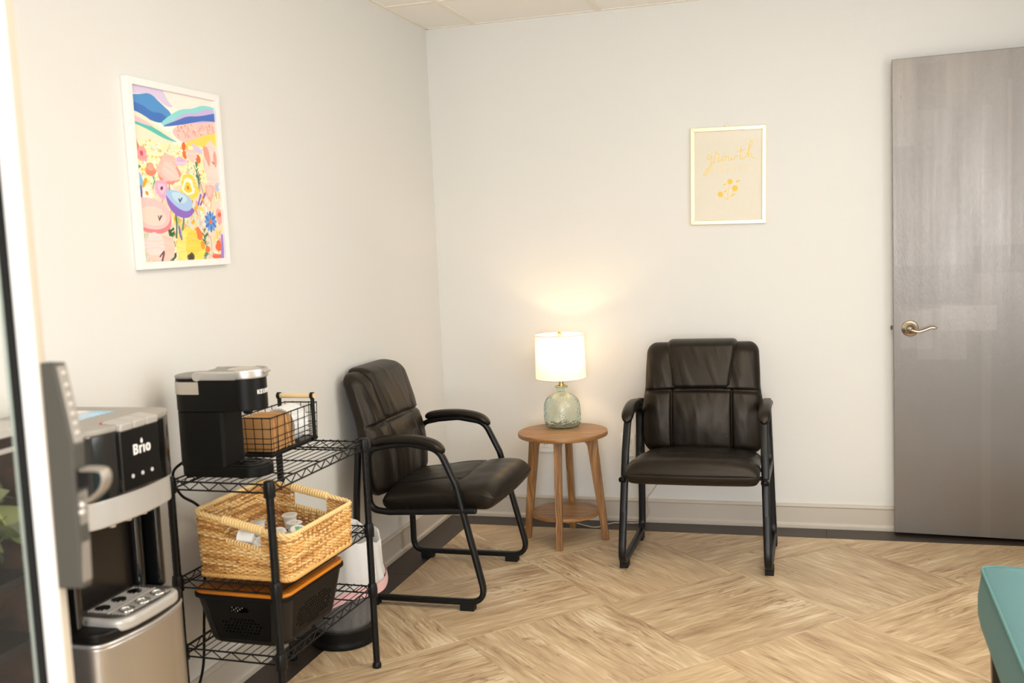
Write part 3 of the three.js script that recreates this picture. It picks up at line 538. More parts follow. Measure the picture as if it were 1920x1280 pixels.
  blob([[.30, .60], [.40, .60], [.62, .68], [.66, .70], [.56, .75], [.42, .735], [.33, .68]], '#8b66c4'); blob([[.28, .585], [.4, .575], [.56, .6], [.64, .645], [.6, .70], [.5, .705], [.38, .66]], '#a9c6ee'); blob([[.36, .59], [.5, .59], [.58, .63], [.52, .66], [.42, .65]], '#bfe0f4'); for (let i = 0; i < 6; i++) line([[.475, .65], [.475 + rr(-.03, .03), .63 + rr(-.012, .008)]], '#33395e', .007);
  line([[.70, .66], [.74, .6]], '#8b66c4', .02); line([[.73, .66], [.8, .59]], '#7a56b4', .018); line([[.77, .65], [.76, .62]], '#f0a01e', .018);
  ell(.86, .58, .055, .06, '#f7a89c'); ell(.86, .57, .04, .04, '#fbc3ba'); ell(.97, .55, .025, .025, '#a9c6ee');
  blob([[-.1, .66], [.1, .63], [.28, .66], [.37, .74], [.33, .82], [.18, .845], [-.1, .8]], '#f0838a'); blob([[-.1, .64], [.1, .625], [.28, .655], [.36, .735], [.3, .80], [.15, .82], [-.1, .775]], '#fbc4c4'); blob([[.0, .69], [.2, .67], [.33, .75], [.2, .8], [.0, .77]], '#fcd5c8'); for (let i = 0; i < 6; i++) line([[.215, .76], [.215 + rr(-.035, .035), .742 + rr(-.012, .008)]], '#5a2f4a', .007);
  for (let k = 0; k < 12; k++) { const a = k / 12 * 6.283; c.save(); c.translate(X(.845), Y(.765)); c.rotate(a); c.fillStyle = k & 1 ? '#5f9fe0' : '#3f78c8'; c.beginPath(); c.ellipse(0, -W * .05, W * .015, W * .032, 0, 0, 7); c.fill(); c.restore(); } ell(.845, .765, .022, .02, '#e06a4a');
  ell(.97, .73, .05, .06, '#f4a39a'); ell(.97, .72, .02, .02, '#e0604a');
  ell(.2, .93, .17, .12, '#fbcabb'); ell(.14, .9, .12, .08, '#fcd9d4'); ell(.0, .93, .03, .03, '#e0503a'); line([[.19, .97], [.24, .94]], '#4a3550', .012); line([[.21, 1], [.24, .95]], '#7a4a50', .02);
  ell(.56, .93, .175, .145, '#f3dc5a'); ell(.5, .92, .1, .11, '#f6e278'); ell(.60, .9, .1, .09, '#ecd24a'); ell(.56, .985, .045, .036, '#5d4a3a'); ell(.56, .985, .03, .02, '#3f3228');
  ell(.685, .84, .035, .052, '#ee7a3a', -.5); ell(.93, .92, .04, .042, '#ec6a2e'); ell(.78, .94, .03, .025, '#ef7434'); ell(.90, .985, .07, .02, '#e8562a'); ell(.72, .91, .03, .03, '#f09a2a');
  line([[.99, .86], [.97, 1]], '#9b7ccc', .04); line([[.44, .80], [.46, .87]], '#8b6ac0', .022); line([[.43, .80], [.445, .86]], '#3f7d57', .008);
}
{
  const W = 0.462, H = 0.545, p = thing('framed_picture', 'white-framed bright painting of a flower meadow and blue mountains on the left wall', 'picture', [0.0, 1.663, 2.203], Math.PI / 2);
  frameBars(W, H, 0.021, 0.022, M.white, p);
  part('backing', T(box(W - 0.01, H - 0.01, 0.006), 0, 0, 0.006), M.whiteMatte, p);
  const t = canvasTex(820, 980, paintMeadow);
  part('painted_print', T(new THREE.PlaneGeometry(W - 0.040, H - 0.040), 0, 0, 0.0125), phys('#ffffff', 0.35, { map: t }), p);
}
{
  const W = 0.346, H = 0.450, p = thing('framed_print', 'gold-framed linen print with gold lettering and sprig on the back wall', 'picture', [1.4795, 1.683, 0.0], 0);
  p.rotation.z = -0.022;
  frameBars(W, H, 0.017, 0.016, M.goldFrame, p);
  part('backing', T(box(W - 0.01, H - 0.01, 0.005), 0, 0, 0.005), M.whiteMatte, p);
  const t = canvasTex(780, 1040, (c, w, h) => {
    c.fillStyle = '#e3dccb'; c.fillRect(0, 0, w, h);
    for (let i = 0; i < 2600; i++) { c.strokeStyle = ['#ece6d8', '#d9d0bc', '#e9e0cc', '#d2c8b2'][i & 3]; c.globalAlpha = 0.35; c.lineWidth = 1.2; c.beginPath(); if (i & 1) { const x = rnd() * w, y = rnd() * h; c.moveTo(x, y); c.lineTo(x, y + rr(20, 90)); } else { const x = rnd() * w, y = rnd() * h; c.moveTo(x, y); c.lineTo(x + rr(20, 90), y); } c.stroke(); }
    c.globalAlpha = 1; c.strokeStyle = '#f3cf5c'; c.lineCap = 'round'; c.lineJoin = 'round';
    const st = (pts, lw) => { c.lineWidth = lw; c.beginPath(); c.moveTo(pts[0][0], pts[0][1]); for (let i = 1; i < pts.length - 1; i++) { const m = i === pts.length - 2 ? pts[i + 1] : [(pts[i][0] + pts[i + 1][0]) / 2, (pts[i][1] + pts[i + 1][1]) / 2]; c.quadraticCurveTo(pts[i][0], pts[i][1], m[0], m[1]); } c.stroke(); };
    // "growth" as brush-script strokes
    st([[205, 285], [175, 262], [145, 300], [160, 335], [195, 310], [205, 275], [200, 350], [165, 455], [120, 520], [105, 490], [160, 420], [235, 350]], 9);
    st([[235, 350], [245, 280], [262, 225], [258, 262], [290, 262], [282, 310], [275, 360], [300, 350], [330, 315]], 9);
    st([[345, 290], [318, 310], [325, 348], [355, 345], [368, 310], [345, 290], [375, 305], [395, 298]], 8);
    st([[395, 298], [392, 345], [420, 345], [432, 300], [432, 345], [462, 340], [470, 292], [500, 300]], 8);
    st([[540, 190], [528, 260], [520, 335], [550, 340], [580, 320]], 9); st([[488, 252], [530, 240], [585, 228]], 7);
    st([[580, 320], [625, 240], [668, 150], [650, 118], [625, 200], [610, 335], [625, 285], [655, 268], [652, 330], [690, 325]], 9);
    // "MINDSET" in thin tall capitals
    c.fillStyle = '#f3d98a'; c.font = '92px sans-serif'; c.textAlign = 'center';
    'MINDSET'.split('').forEach((ch, i) => { c.save(); c.translate(190 + [0, 62, 118, 182, 242, 300, 360][i] * 1.12, 480); c.scale(0.62, 1.22); c.fillText(ch, 0, 0); c.restore(); });
    // sprig of three blossoms
    c.strokeStyle = '#f0cd5a'; st([[385, 800], [390, 720], [400, 650], [412, 600]], 6); st([[386, 800], [420, 720], [460, 690]], 5); st([[384, 800], [350, 760], [310, 740]], 5); st([[392, 760], [370, 700], [375, 660]], 4);
    for (const [x, y, r] of [[412, 590, 34], [468, 668, 38], [302, 732, 34]]) { c.fillStyle = '#f0c64a'; for (let k = 0; k < 6; k++) { c.beginPath(); c.ellipse(x + Math.cos(k * 1.047) * r * 0.5, y + Math.sin(k * 1.047) * r * 0.5, r * 0.5, r * 0.38, k * 1.047, 0, 7); c.fill(); } }
    for (const [x, y] of [[490, 590], [350, 620], [440, 750], [455, 735], [355, 700], [510, 585]]) { c.beginPath(); c.ellipse(x, y, 17, 8, -0.6, 0, 7); c.fill(); }
  });
  part('linen_print', T(new THREE.PlaneGeometry(W - 0.030, H - 0.030), 0, 0, 0.0085), std('#ffffff', 0.6, { map: t }), p);
  part('glass', T(box(W - 0.032, H - 0.032, 0.0015), 0, 0, 0.0105), M.glassPane, p);
  part('hook', T(rbox(0.006, 0.010, 0.008, 0.001, 1), -0.008, H / 2 + 0.004, 0.005), M.brass, p);
}

// ------------------------------------------------------------------ wire rack
const RK = { x: 0.243, z: 2.1625, turn: -0.024, hx: 0.1625, hz: 0.2965 };
const rackPoint = (x, y, z) => V(x, y, z).applyAxisAngle(V(0, 1, 0), RK.turn).add(V(RK.x, 0, RK.z));
{
  const t = thing('wire_rack', 'black three-shelf wire rack by the left wall, holding the coffee maker and baskets', 'shelf', [RK.x, 0, RK.z], RK.turn);
  const pr = [[0.0, 0.0], [0.0150, 0.0], [0.0155, 0.006], [0.0150, 0.014], [0.0118, 0.018], [0.0115, 0.020]];
  for (let y = 0.045; y < 0.775; y += 0.026) pr.push([0.0115, y], [0.0107, y + 0.001], [0.0107, y + 0.0025], [0.0115, y + 0.0035]);
  pr.push([0.0115, 0.782], [0.013, 0.784], [0.013, 0.790], [0.010, 0.794], [0, 0.795]);
  const post = new THREE.LatheGeometry(pr.map(a => new THREE.Vector2(...a)), 20);
  const collar = new THREE.LatheGeometry([[0.0118, -0.024], [0.0165, -0.022], [0.0172, 0.004], [0.0150, 0.022], [0.0120, 0.024]].map(a => new THREE.Vector2(...a)), 20);
  const LV = [0.785, 0.495, 0.287];
  for (const sx of [-1, 1]) for (const sz of [-1, 1]) {
    const p = part('post', T(post.clone(), sx * RK.hx, 0, sz * RK.hz), M.rackMetal, t);
    for (const y of LV) part('collar', T(collar.clone(), sx * RK.hx, y - 0.016, sz * RK.hz), M.rackMetal, p);
  }
  for (const y of LV) {
    const sh = part('shelf_rim', merge([0, -0.024].flatMap(dy => [[-1, -1, 1, -1], [1, -1, 1, 1], [1, 1, -1, 1], [-1, 1, -1, -1]].map(([a, b, c, d]) => rod(V(a * RK.hx, y + dy - 0.003, b * RK.hz), V(c * RK.hx, y + dy - 0.003, d * RK.hz), 0.0027, 7)))), M.rackMetal, t);
    const truss = (A, B, n) => { const g = []; for (let i = 0; i < n; i++) { const p = new THREE.Vector3().lerpVectors(A, B, i / n), q = new THREE.Vector3().lerpVectors(A, B, (i + 1) / n); p.y += i & 1 ? -0.003 : -0.026; q.y += i & 1 ? -0.026 : -0.003; g.push(rod(p, q, 0.0018, 5)); } return merge(g); };
    const C = (a, b) => V(a * RK.hx, y, b * RK.hz);
    for (const s of [-1, 1]) { part('truss_wire', truss(C(s, -1), C(s, 1), 20), M.rackMetal, sh); part('truss_wire', truss(C(-1, s), C(1, s), 10), M.rackMetal, sh); }
    for (let i = 0; i < 12; i++) { const x = -RK.hx + 0.013 + i * (2 * RK.hx - 0.026) / 11; part('shelf_wire', rod(V(x, y + 0.0012, -RK.hz), V(x, y + 0.0012, RK.hz), 0.0015, 6), M.rackMetal, sh); }
    for (const z of [-0.16, 0.0, 0.16]) part('cross_wire', rod(V(-RK.hx, y - 0.003, z), V(RK.hx, y - 0.003, z), 0.0024, 6), M.rackMetal, sh);
  }
}
const S1 = 0.788, S2 = 0.498, S3 = 0.290;   // upper faces of the shelves

const font = await new FontLoader().loadAsync('fonts/droid/droid_sans_bold.typeface.json');
function word(str, size, depth) { const g = new TextGeometry(str, { font, size, depth, curveSegments: 5, bevelEnabled: false }); g.computeBoundingBox(); const b = g.boundingBox; g.translate(-(b.min.x + b.max.x) / 2, -(b.min.y + b.max.y) / 2, 0); return g; }

// ------------------------------------------------------------------ single-cup coffee maker (local x = its front)
{
  const t = thing('coffee_maker', 'black single-cup coffee maker with silver lid ring on the rack’s top shelf', 'coffee maker', [0.222, S1, 2.385], 0.02);
  const stad = (x0, x1, r, rb = r) => { const s = new THREE.Shape(); s.moveTo(x0 + rb, -r); s.lineTo(x1 - r, -r); s.absarc(x1 - r, 0, r, -Math.PI / 2, Math.PI / 2); s.lineTo(x0 + rb, r); s.absellipse(x0 + rb, 0, rb, r, Math.PI / 2, Math.PI * 1.5); return s; };
  const up = (shape, y0, y1, bev = 0.003, seg = 2) => { const g = extrude(shape, y1 - y0, bev, seg, 32); g.rotateX(-Math.PI / 2); g.translate(0, y0, 0); return g; };
  part('base', up(stad(-0.135, 0.140, 0.056, 0.05), 0.004, 0.036, 0.004), M.plasticMatte, t);
  part('column', up((() => { const s = new THREE.Shape(); s.moveTo(-0.088, -0.0575); s.lineTo(0.018, -0.0575); s.bezierCurveTo(0.024, -0.0575, 0.028, -0.052, 0.028, -0.044); s.lineTo(0.028, 0.044); s.bezierCurveTo(0.028, 0.052, 0.024, 0.0575, 0.018, 0.0575); s.lineTo(-0.088, 0.0575); s.absellipse(-0.088, 0, 0.05, 0.0575, Math.PI / 2, Math.PI * 1.5); return s; })(), 0.034, 0.193, 0.0015), M.plasticMatte, t);
  part('head', up(stad(-0.139, 0.136, 0.0585, 0.05), 0.1945, 0.290, 0.004), M.plastic, t);
  part('nozzle', T(new THREE.CylinderGeometry(0.018, 0.012, 0.014, 24), 0.078, 0.188, 0), M.plastic, t);
  part('drip_tray', merge([up(stad(0.02, 0.132, 0.049, 0.004), 0.034, 0.040, 0.002), T(new THREE.TorusGeometry(0.032, 0.003, 8, 40), 0.078, 0.041, 0, Math.PI / 2), T(box(0.05, 0.003, 0.010), 0.078, 0.0415, 0)]), M.plastic, t);
  // rear reservoir lid (low, dark grey) and the raised front lid with its silver ring
  const lidGrey = std(lin(0.27, 0.255, 0.23), 0.42, { metalness: 0.2 });
  part('reservoir_lid', up(stad(-0.140, -0.02, 0.059, 0.05), 0.289, 0.297, 0.003), lidGrey, t);
  const wdw = new THREE.Shape(); wdw.moveTo(-0.04, 0.0605); for (let i = 0; i <= 14; i++) { const a = Math.PI / 2 + i / 14 * 1.25; wdw.lineTo(-0.089 + Math.cos(a) * 0.052, Math.sin(a) * 0.0605); } for (let i = 14; i >= 0; i--) { const a = Math.PI / 2 + i / 14 * 1.25; wdw.lineTo(-0.089 + Math.cos(a) * 0.049, Math.sin(a) * 0.0575); } wdw.lineTo(-0.04, 0.0575);
  const wg = extrude(wdw, 0.036, 0.0008, 1, 8); wg.rotateX(-Math.PI / 2); wg.translate(0, 0.244, 0);
  const wg2 = wg.clone(); wg2.scale(1, 1, -1); { const p = wg2.index ? null : wg2.attributes.position; for (let i = 0; i < p.count; i += 3) { for (const at of ['position', 'normal', 'uv']) { const A = wg2.attributes[at], k = A.itemSize; for (let c = 0; c < k; c++) { const q = A.array[(i + 1) * k + c]; A.array[(i + 1) * k + c] = A.array[(i + 2) * k + c]; A.array[(i + 2) * k + c] = q; } } } }
  part('water_window', wg2, std(lin(0.50, 0.45, 0.38), 0.25), t);
  const lid = part('lid', up(stad(-0.03, 0.138, 0.058, 0.02), 0.289, 0.309, 0.004), lidGrey, t);
  part('lid_dome', T(new THREE.SphereGeometry(0.05, 40, 12, 0, Math.PI * 2, 0, Math.PI / 2).scale(1, 0.14, 0.82), 0.075, 0.3075, 0), M.silver, lid);
  const ring = []; for (let i = 0; i <= 10; i++) ring.push(V(-0.042 + i * 0.0122, 0.297, 0.0592)); for (let i = 0; i <= 24; i++) { const a = Math.PI / 2 - i / 24 * Math.PI; ring.push(V(0.0795 + Math.cos(a) * 0.0605, 0.299, Math.sin(a) * 0.0592)); } for (let i = 0; i <= 10; i++) ring.push(V(0.08 - i * 0.0122, 0.297, -0.0592));
  part('lid_ring', sweep(ring, V(0, 1, 0), 0.0125, 0.0028, 4, 14), M.silver, t);
  for (const s of [-1, 1]) part('pivot', T(new THREE.CylinderGeometry(0.0135, 0.0135, 0.007, 28), -0.042, 0.296, s * 0.0595, Math.PI / 2), M.silver, t);
  part('lid_tab', T(rbox(0.016, 0.006, 0.034, 0.0025, 2), 0.143, 0.303, 0), M.silver, t);
  { // white maker's lettering bent round the front of the head
    const g = word('KEURIG', 0.0125, 0.0008), p = g.attributes.position, R = 0.0588;
    for (let i = 0; i < p.count; i++) { const a = p.getX(i) / R, r = R + p.getZ(i); p.setXYZ(i, 0.0775 + Math.cos(a) * r, 0.247 + p.getY(i), -Math.sin(a) * r); } g.computeVertexNormals();
    part('lettering', g, M.white, t);
  }
  part('foot', merge([[-0.1, -1], [-0.1, 1], [0.07, -1], [0.07, 1]].map(([x, s]) => T(new THREE.CylinderGeometry(0.009, 0.009, 0.006, 14), x, 0.003, s * 0.04))), M.rubber, t);
}
{
  const c = thing('power_cord', 'black power cord hanging from the top rack shelf behind the wicker basket', 'cord');
  part('cable', tube([V(0.085, 0.83, 2.385), V(0.05, 0.80, 2.40), V(0.055, 0.765, 2.41), V(0.06, 0.72, 2.385), V(0.05, 0.67, 2.30), V(0.035, 0.60, 2.22), V(0.03, 0.48, 2.25), V(0.03, 0.30, 2.28), V(0.04, 0.16, 2.32), V(0.06, 0.08, 2.42), V(0.075, 0.02, 2.50), V(0.12, 0.006, 2.62)], 0.0042, 160, 8), M.rubber, c);
}

// ------------------------------------------------------------------ wire basket with napkins and paper cups (top shelf, far end)
{
  const t = thing('wire_basket', 'open black wire basket with a wooden handle on the rack’s top shelf', 'basket', [0.181, S1, 2.012], 0);
  const hx = 0.056, hz = 0.150, H = 0.128, fl = 0.004, r = 0.0013;
  const at = (a, y, b) => V(a * (hx + fl * y / H), y, b * (hz + fl * y / H));
  const rows = [0.012, 0.027, 0.043, 0.060, 0.090, 0.125];
  for (const y of rows) part('wire', merge([[-1, -1, 1, -1], [1, -1, 1, 1], [1, 1, -1, 1], [-1, 1, -1, -1]].map(([a, b, c, d]) => rod(at(a, y, b), at(c, y, d), y > 0.12 ? r * 1.7 : r, 6))), M.blackMetal, t);
  for (let i = 0; i <= 7; i++) for (const s of [-1, 1]) { const b = -1 + 2 * i / 7; part('wire', rod(at(s, 0, b), at(s, H, b), r, 6), M.blackMetal, t); }
  for (let i = 1; i <= 3; i++) for (const s of [-1, 1]) { const a = -1 + 2 * i / 4; part('wire', rod(at(a, 0, s), at(a, H, s), r, 6), M.blackMetal, t); }
  part('base_tray', T(rbox(2 * hx + 0.006, 0.010, 2 * hz + 0.006, 0.003, 2), 0, 0.006, 0), M.blackMetal, t);
  const h = group('handle', t);
  for (const s of [-1, 1]) part('handle_strap', merge([T(rbox(0.006, 0.150, 0.020, 0.002, 1), s * (hx + 0.006), 0.078, -hz + 0.028), T(new THREE.CylinderGeometry(0.012, 0.012, 0.010, 24), s * (hx + 0.006), 0.152, -hz + 0.028, 0, 0, Math.PI / 2)]), M.blackMetal, h);
  part('handle_dowel', T(new THREE.CylinderGeometry(0.0085, 0.0085, 2 * hx + 0.030, 24), 0, 0.152, -hz + 0.028, 0, 0, Math.PI / 2), M.paleWood, h);
}
{
  const kraft = ['#b98a55', '#b08150', '#c2945e'].map(c => std(c, 0.9));
  const edge = dataTex(64, 64, (u, v) => 0.5 + 0.5 * Math.sin(v * 120), false, [1, 1]);
  let first = null;
  for (let i = 0; i < 15; i++) {
    const o = new THREE.Group(); o.name = numbered('paper_napkin'); scene.add(o);
    tag(o, i === 0 ? 'brown paper napkin at the near end of the row, nearest the coffee maker' : i === 14 ? 'brown paper napkin at the far end of the row, against the white filters' : 'folded brown paper napkin in the middle of the packed row inside the wire basket', 'napkin', 'brown napkins in the wire basket');
    o.position.set(0.181 + rr(-0.002, 0.002), S1 + 0.0125, 2.146 - i * 0.0098); o.rotation.set(0.01 + i * 0.016, rr(-0.01, 0.01), 0);
    part('napkin_fold', T(rbox(0.106, 0.112 + rr(-0.004, 0.004), 0.0072, 0.003, 2), 0, 0.056, 0), kraft[i % 3], o);
  }
  // white fluted coffee filters nested in a leaning stack
  const rings = [[0, 0], [0.022, 0], [0.040, 0.001], [0.056, 0.0095], [0.060, 0.0125], [0.0595, 0.0190], [0.052, 0.0150], [0.038, 0.0070], [0.020, 0.0062], [0, 0.0062]].map(([r, z], i) => { const ring = []; for (let j = 0; j < 120; j++) { const a = j / 120 * Math.PI * 2, fl = i > 2 && i < 7 ? Math.sin(a * 30) * 0.0010 : 0, R = Math.max(r, 0.0004) + fl; ring.push(V(Math.cos(a) * R * 0.93, Math.sin(a) * R, z)); } return ring; });
  const shell = loft(rings, false), paper = std(lin(0.87, 0.865, 0.85), 0.9);
  const o = thing('coffee_filter', 'foremost white fluted paper filter, touching the last brown napkin', 'coffee filter', [0.181, S1 + 0.0725, 1.985], 0, 'white paper filters in the wire basket');
  part('filter_paper', shell, paper, o); o.rotation.x = 0.12;
  for (let i = 1; i < 12; i++) { const c = copy(o, i === 11 ? 'white fluted paper filter at the far end of the stack, facing the basket handle' : 'white fluted paper filter in the middle of the leaning stack behind the napkins'); c.position.set(0.181 + rr(-0.001, 0.001), S1 + 0.0725, 1.985 - i * 0.0070); c.rotation.x = 0.12 - i * 0.01; }
}

// ------------------------------------------------------------------ wicker basket with coffee pods (middle shelf)
const WK = { x: 0.292, z: 2.251, hx: 0.150, hz: 0.186, turn: -0.03 };
{
  const t = thing('wicker_basket', 'honey-coloured woven wicker basket with sloping rim on the rack’s middle shelf', 'basket', [WK.x, S2, WK.z], WK.turn);
  const hTop = x => 0.163 - 0.20 * x;                    // rim height: higher at the wall
  // perimeter walk of a rounded rectangle
  const per = []; const rc = 0.022, a = WK.hx, b = WK.hz;
  const add = (x, z, nx, nz) => per.push([x, z, nx, nz]);
  const line = (x0, z0, x1, z1, nx, nz) => { const n = Math.ceil(Math.hypot(x1 - x0, z1 - z0) / 0.0045); for (let i = 0; i < n; i++) add(x0 + (x1 - x0) * i / n, z0 + (z1 - z0) * i / n, nx, nz); };
  const arc = (cx, cz, a0) => { for (let i = 0; i < 8; i++) { const th = a0 + i / 8 * Math.PI / 2; add(cx + Math.cos(th) * rc, cz + Math.sin(th) * rc, Math.cos(th), Math.sin(th)); } };
  line(a, -b + rc, a, b - rc, 1, 0); arc(a - rc, b - rc, 0); line(a - rc, b, -a + rc, b, 0, 1); arc(-a + rc, b - rc, Math.PI / 2); line(-a, b - rc, -a, -b + rc, -1, 0); arc(-a + rc, -b + rc, Math.PI); line(-a + rc, -b, a - rc, -b, 0, -1); arc(a - rc, -b + rc, Math.PI * 1.5);
  const n = per.length, straw = ['#e8bb76', '#d49f58', '#f0ce90', '#b07c42', '#e0b06a'];
  const strands = straw.map(() => []);
  const inHole = (x, z, y) => Math.abs(z) > b - 0.012 && Math.abs(x - 0.006) < 0.058 && y > hTop(x) - 0.058 && y < hTop(x) - 0.014;
  const ROWS = 27, flare = 0.006, step = 12.6 / 4.5;
  const rowPoint = (k, r, ph, amp, wob) => {
    const [x, z, nx, nz] = per[((k % n) + n) % n], f = (r + 0.5) / ROWS, y = 0.006 + f * (hTop(x) - 0.014), o = flare * f + amp * Math.sin(k / step * Math.PI / 1.0 + ph) + wob;
    return [V(x + nx * o, y, z + nz * o), x, z, y];
  };
  for (let r = 0; r < ROWS; r++) {
    let run = [], ci = 0; const ph = r & 1 ? Math.PI : 0; let left = 0;
    const flush = () => { if (run.length > 3) { const g = tube(run, rr(0.0030, 0.0043), Math.ceil(run.length * 1.6), 5, false); strands[ci].push(g); } run = []; };
    for (let k = 0; k <= n; k++) {
      const [p, x, z, y] = rowPoint(k, r, ph, 0.0029, 0);
      if (left-- <= 0) { const q = run.length ? run[run.length - 1] : null; flush(); if (q) run.push(q.clone()); left = Math.floor(rr(9, 42)); ci = Math.floor(rnd() * 5); }
      if (inHole(x, z, y)) { flush(); left = 0; continue; }
      p.y += 0.0030 * noise.noise(k * 0.13, r * 3.1, 5.5) + 0.0012 * noise.noise(k * 0.5, r * 1.7, 2.5); run.push(p);
    }
    flush();
  }
  const mats = straw.map(c => std(c, 0.62));
  strands.forEach((s, i) => { if (s.length) { const m = part('woven_strands', merge(s), mats[i], t); m.userData.kind = 'stuff'; } });
  // upright stakes
  const stakes = []; for (let k = 0; k < n; k += 2.8) { const kk = Math.round(k) % n, [x, z, nx, nz] = per[kk]; if (Math.abs(z) > b - 0.012 && Math.abs(x - 0.006) < 0.056) { stakes.push(rod(V(x, 0.002, z), V(x + nx * 0.004, hTop(x) - 0.060, z + nz * 0.004), 0.0022, 5)); continue; } stakes.push(rod(V(x, 0.002, z), V(x + nx * flare, hTop(x) - 0.006, z + nz * flare), 0.0022, 5)); }
  const st = part('stakes', merge(stakes), mats[1], t); st.userData.kind = 'stuff';
  // twisted rim and foot braid
  const coil = (y0, rad, R, turns, gap) => { const list = []; for (let s = 0; s < 3; s++) { const pts = []; for (let k = 0; k <= n; k++) { const [x, z, nx, nz] = per[k % n]; const y = typeof y0 === 'function' ? y0(x) : y0, th = k / n * turns * Math.PI * 2 + s * 2.094, fl = typeof y0 === 'function' ? flare : 0; pts.push(V(x + nx * (fl + Math.cos(th) * R), y + Math.sin(th) * R, z + nz * (fl + Math.cos(th) * R))); } list.push(tube(pts, rad, n * 2, 5)); } return list; };
  part('braided_rim', merge(coil(x => hTop(x) - 0.002, 0.0042, 0.0042, 34)), mats[2], t);
  part('braided_foot', merge(coil(0.005, 0.0045, 0.004, 50)), mats[4], t);
  part('woven_floor', boxUV(T(rbox(2 * a - 0.02, 0.006, 2 * b - 0.02, 0.003, 1), 0, 0.005, 0)), std('#b98a48', 0.8), t);
  for (const s of [-1, 1]) { // wrapped handle bars
    const g = []; for (let i = 0; i < 15; i++) { const x = 0.006 - 0.060 + i * 0.1200 / 14; g.push(T(new THREE.TorusGeometry(0.0088, 0.0046, 7, 16), x, hTop(x) - 0.003, s * (b + flare * 0.9), 0, Math.PI / 2)); }
    part('wrapped_handle', merge(g), mats[2], t);
    const g2 = []; for (let i = 0; i < 13; i++) { const x = 0.006 - 0.054 + i * 0.108 / 12; g2.push(T(new THREE.TorusGeometry(0.0045, 0.0032, 6, 12), x, hTop(x) - 0.061, s * (b + flare * 0.6), 0, Math.PI / 2)); }
    part('wrapped_sill', merge(g2), mats[2], t);
  }
}
{ // coffee pods heaped inside
  const up = [[0.0, 0.0], [0.0165, 0.0], [0.0175, 0.002], [0.0205, 0.030], [0.0215, 0.0405], [0.0250, 0.0415], [0.0252, 0.0432], [0.0, 0.0432]].map(a => new THREE.Vector2(...a));
  const cup = new THREE.LatheGeometry(up, 32), lidG = new THREE.CylinderGeometry(0.0235, 0.0235, 0.0008, 32);
  const lidM = {}; for (const [k, bg, band, dk] of [['green', '#f2efe9', '#5db593', '#2d4f45'], ['red', '#f4efe8', '#a8323a', '#5a2024'], ['teal', '#8c6a55', '#3f9a8c', '#5a3a2a'], ['plain', '#eceae6', '#dcd9d3', '#b5b0a8']]) lidM[k] = std('#ffffff', 0.35, { map: canvasTex(128, 128, (c) => { c.fillStyle = bg; c.fillRect(0, 0, 128, 128); c.fillStyle = band; c.fillRect(20, 50, 88, 40); c.fillStyle = dk; c.fillRect(30, 36, 68, 9); }) });
  const pod = (x, y, z, rx, ry, rz, kind, label, grp) => {
    const o = thing('coffee_pod', label, 'coffee pod', [0, 0, 0], 0, grp); o.position.copy(V(x, y, z).applyAxisAngle(V(0, 1, 0), WK.turn).add(V(WK.x, S2, WK.z))); o.rotation.set(rx, ry, rz);
    part('pod_cup', cup, M.white, o); part('foil_lid', T(lidG.clone(), 0, 0.0437, 0), lidM[kind], o);
  };
  const common = 'white coffee pod in the lower heap inside the wicker basket', G = 'coffee pods in the wicker basket';
  for (let i = 0; i < 5; i++) for (let j = 0; j < 6; j++) if (i + j > 1) pod(-0.108 + i * 0.054, 0.0095, -0.145 + j * 0.054, 0, rr(0, 3), 0, 'plain', common, G);
  for (const [x, z] of [[-0.10, -0.05], [-0.04, -0.14], [0.10, -0.12], [-0.08, 0.04], [0.02, -0.06]]) pod(x, 0.0535, z, rr(-0.1, 0.1), rr(0, 3), rr(-0.1, 0.1), 'plain', 'white coffee pod on top of the heap inside the wicker basket', 'top coffee pods in the wicker basket');
  pod(0.085, 0.066, 0.030, 0.42, 0.6, -0.30, 'green', 'white coffee pod with a green-banded lid on the wicker basket’s heap');
  pod(0.112, 0.058, -0.035, 0.22, 0.5, -0.22, 'red', 'white coffee pod with a red-banded lid on the wicker basket’s heap');
  pod(0.030, 0.060, 0.040, 0.2, 1.9, 0.15, 'plain', 'white coffee pod with a plain lid beside the green-lidded one in the wicker basket');
  pod(0.010, 0.105, 0.148, 0.1, 0.25, 1.50, 'teal', 'white coffee pod lying on its side behind the wicker basket’s near handle opening');
  pod(0.052, 0.070, 0.140, 0.2, 0.9, 0.4, 'plain', 'white coffee pod standing behind the right end of the wicker basket’s near handle opening');
}

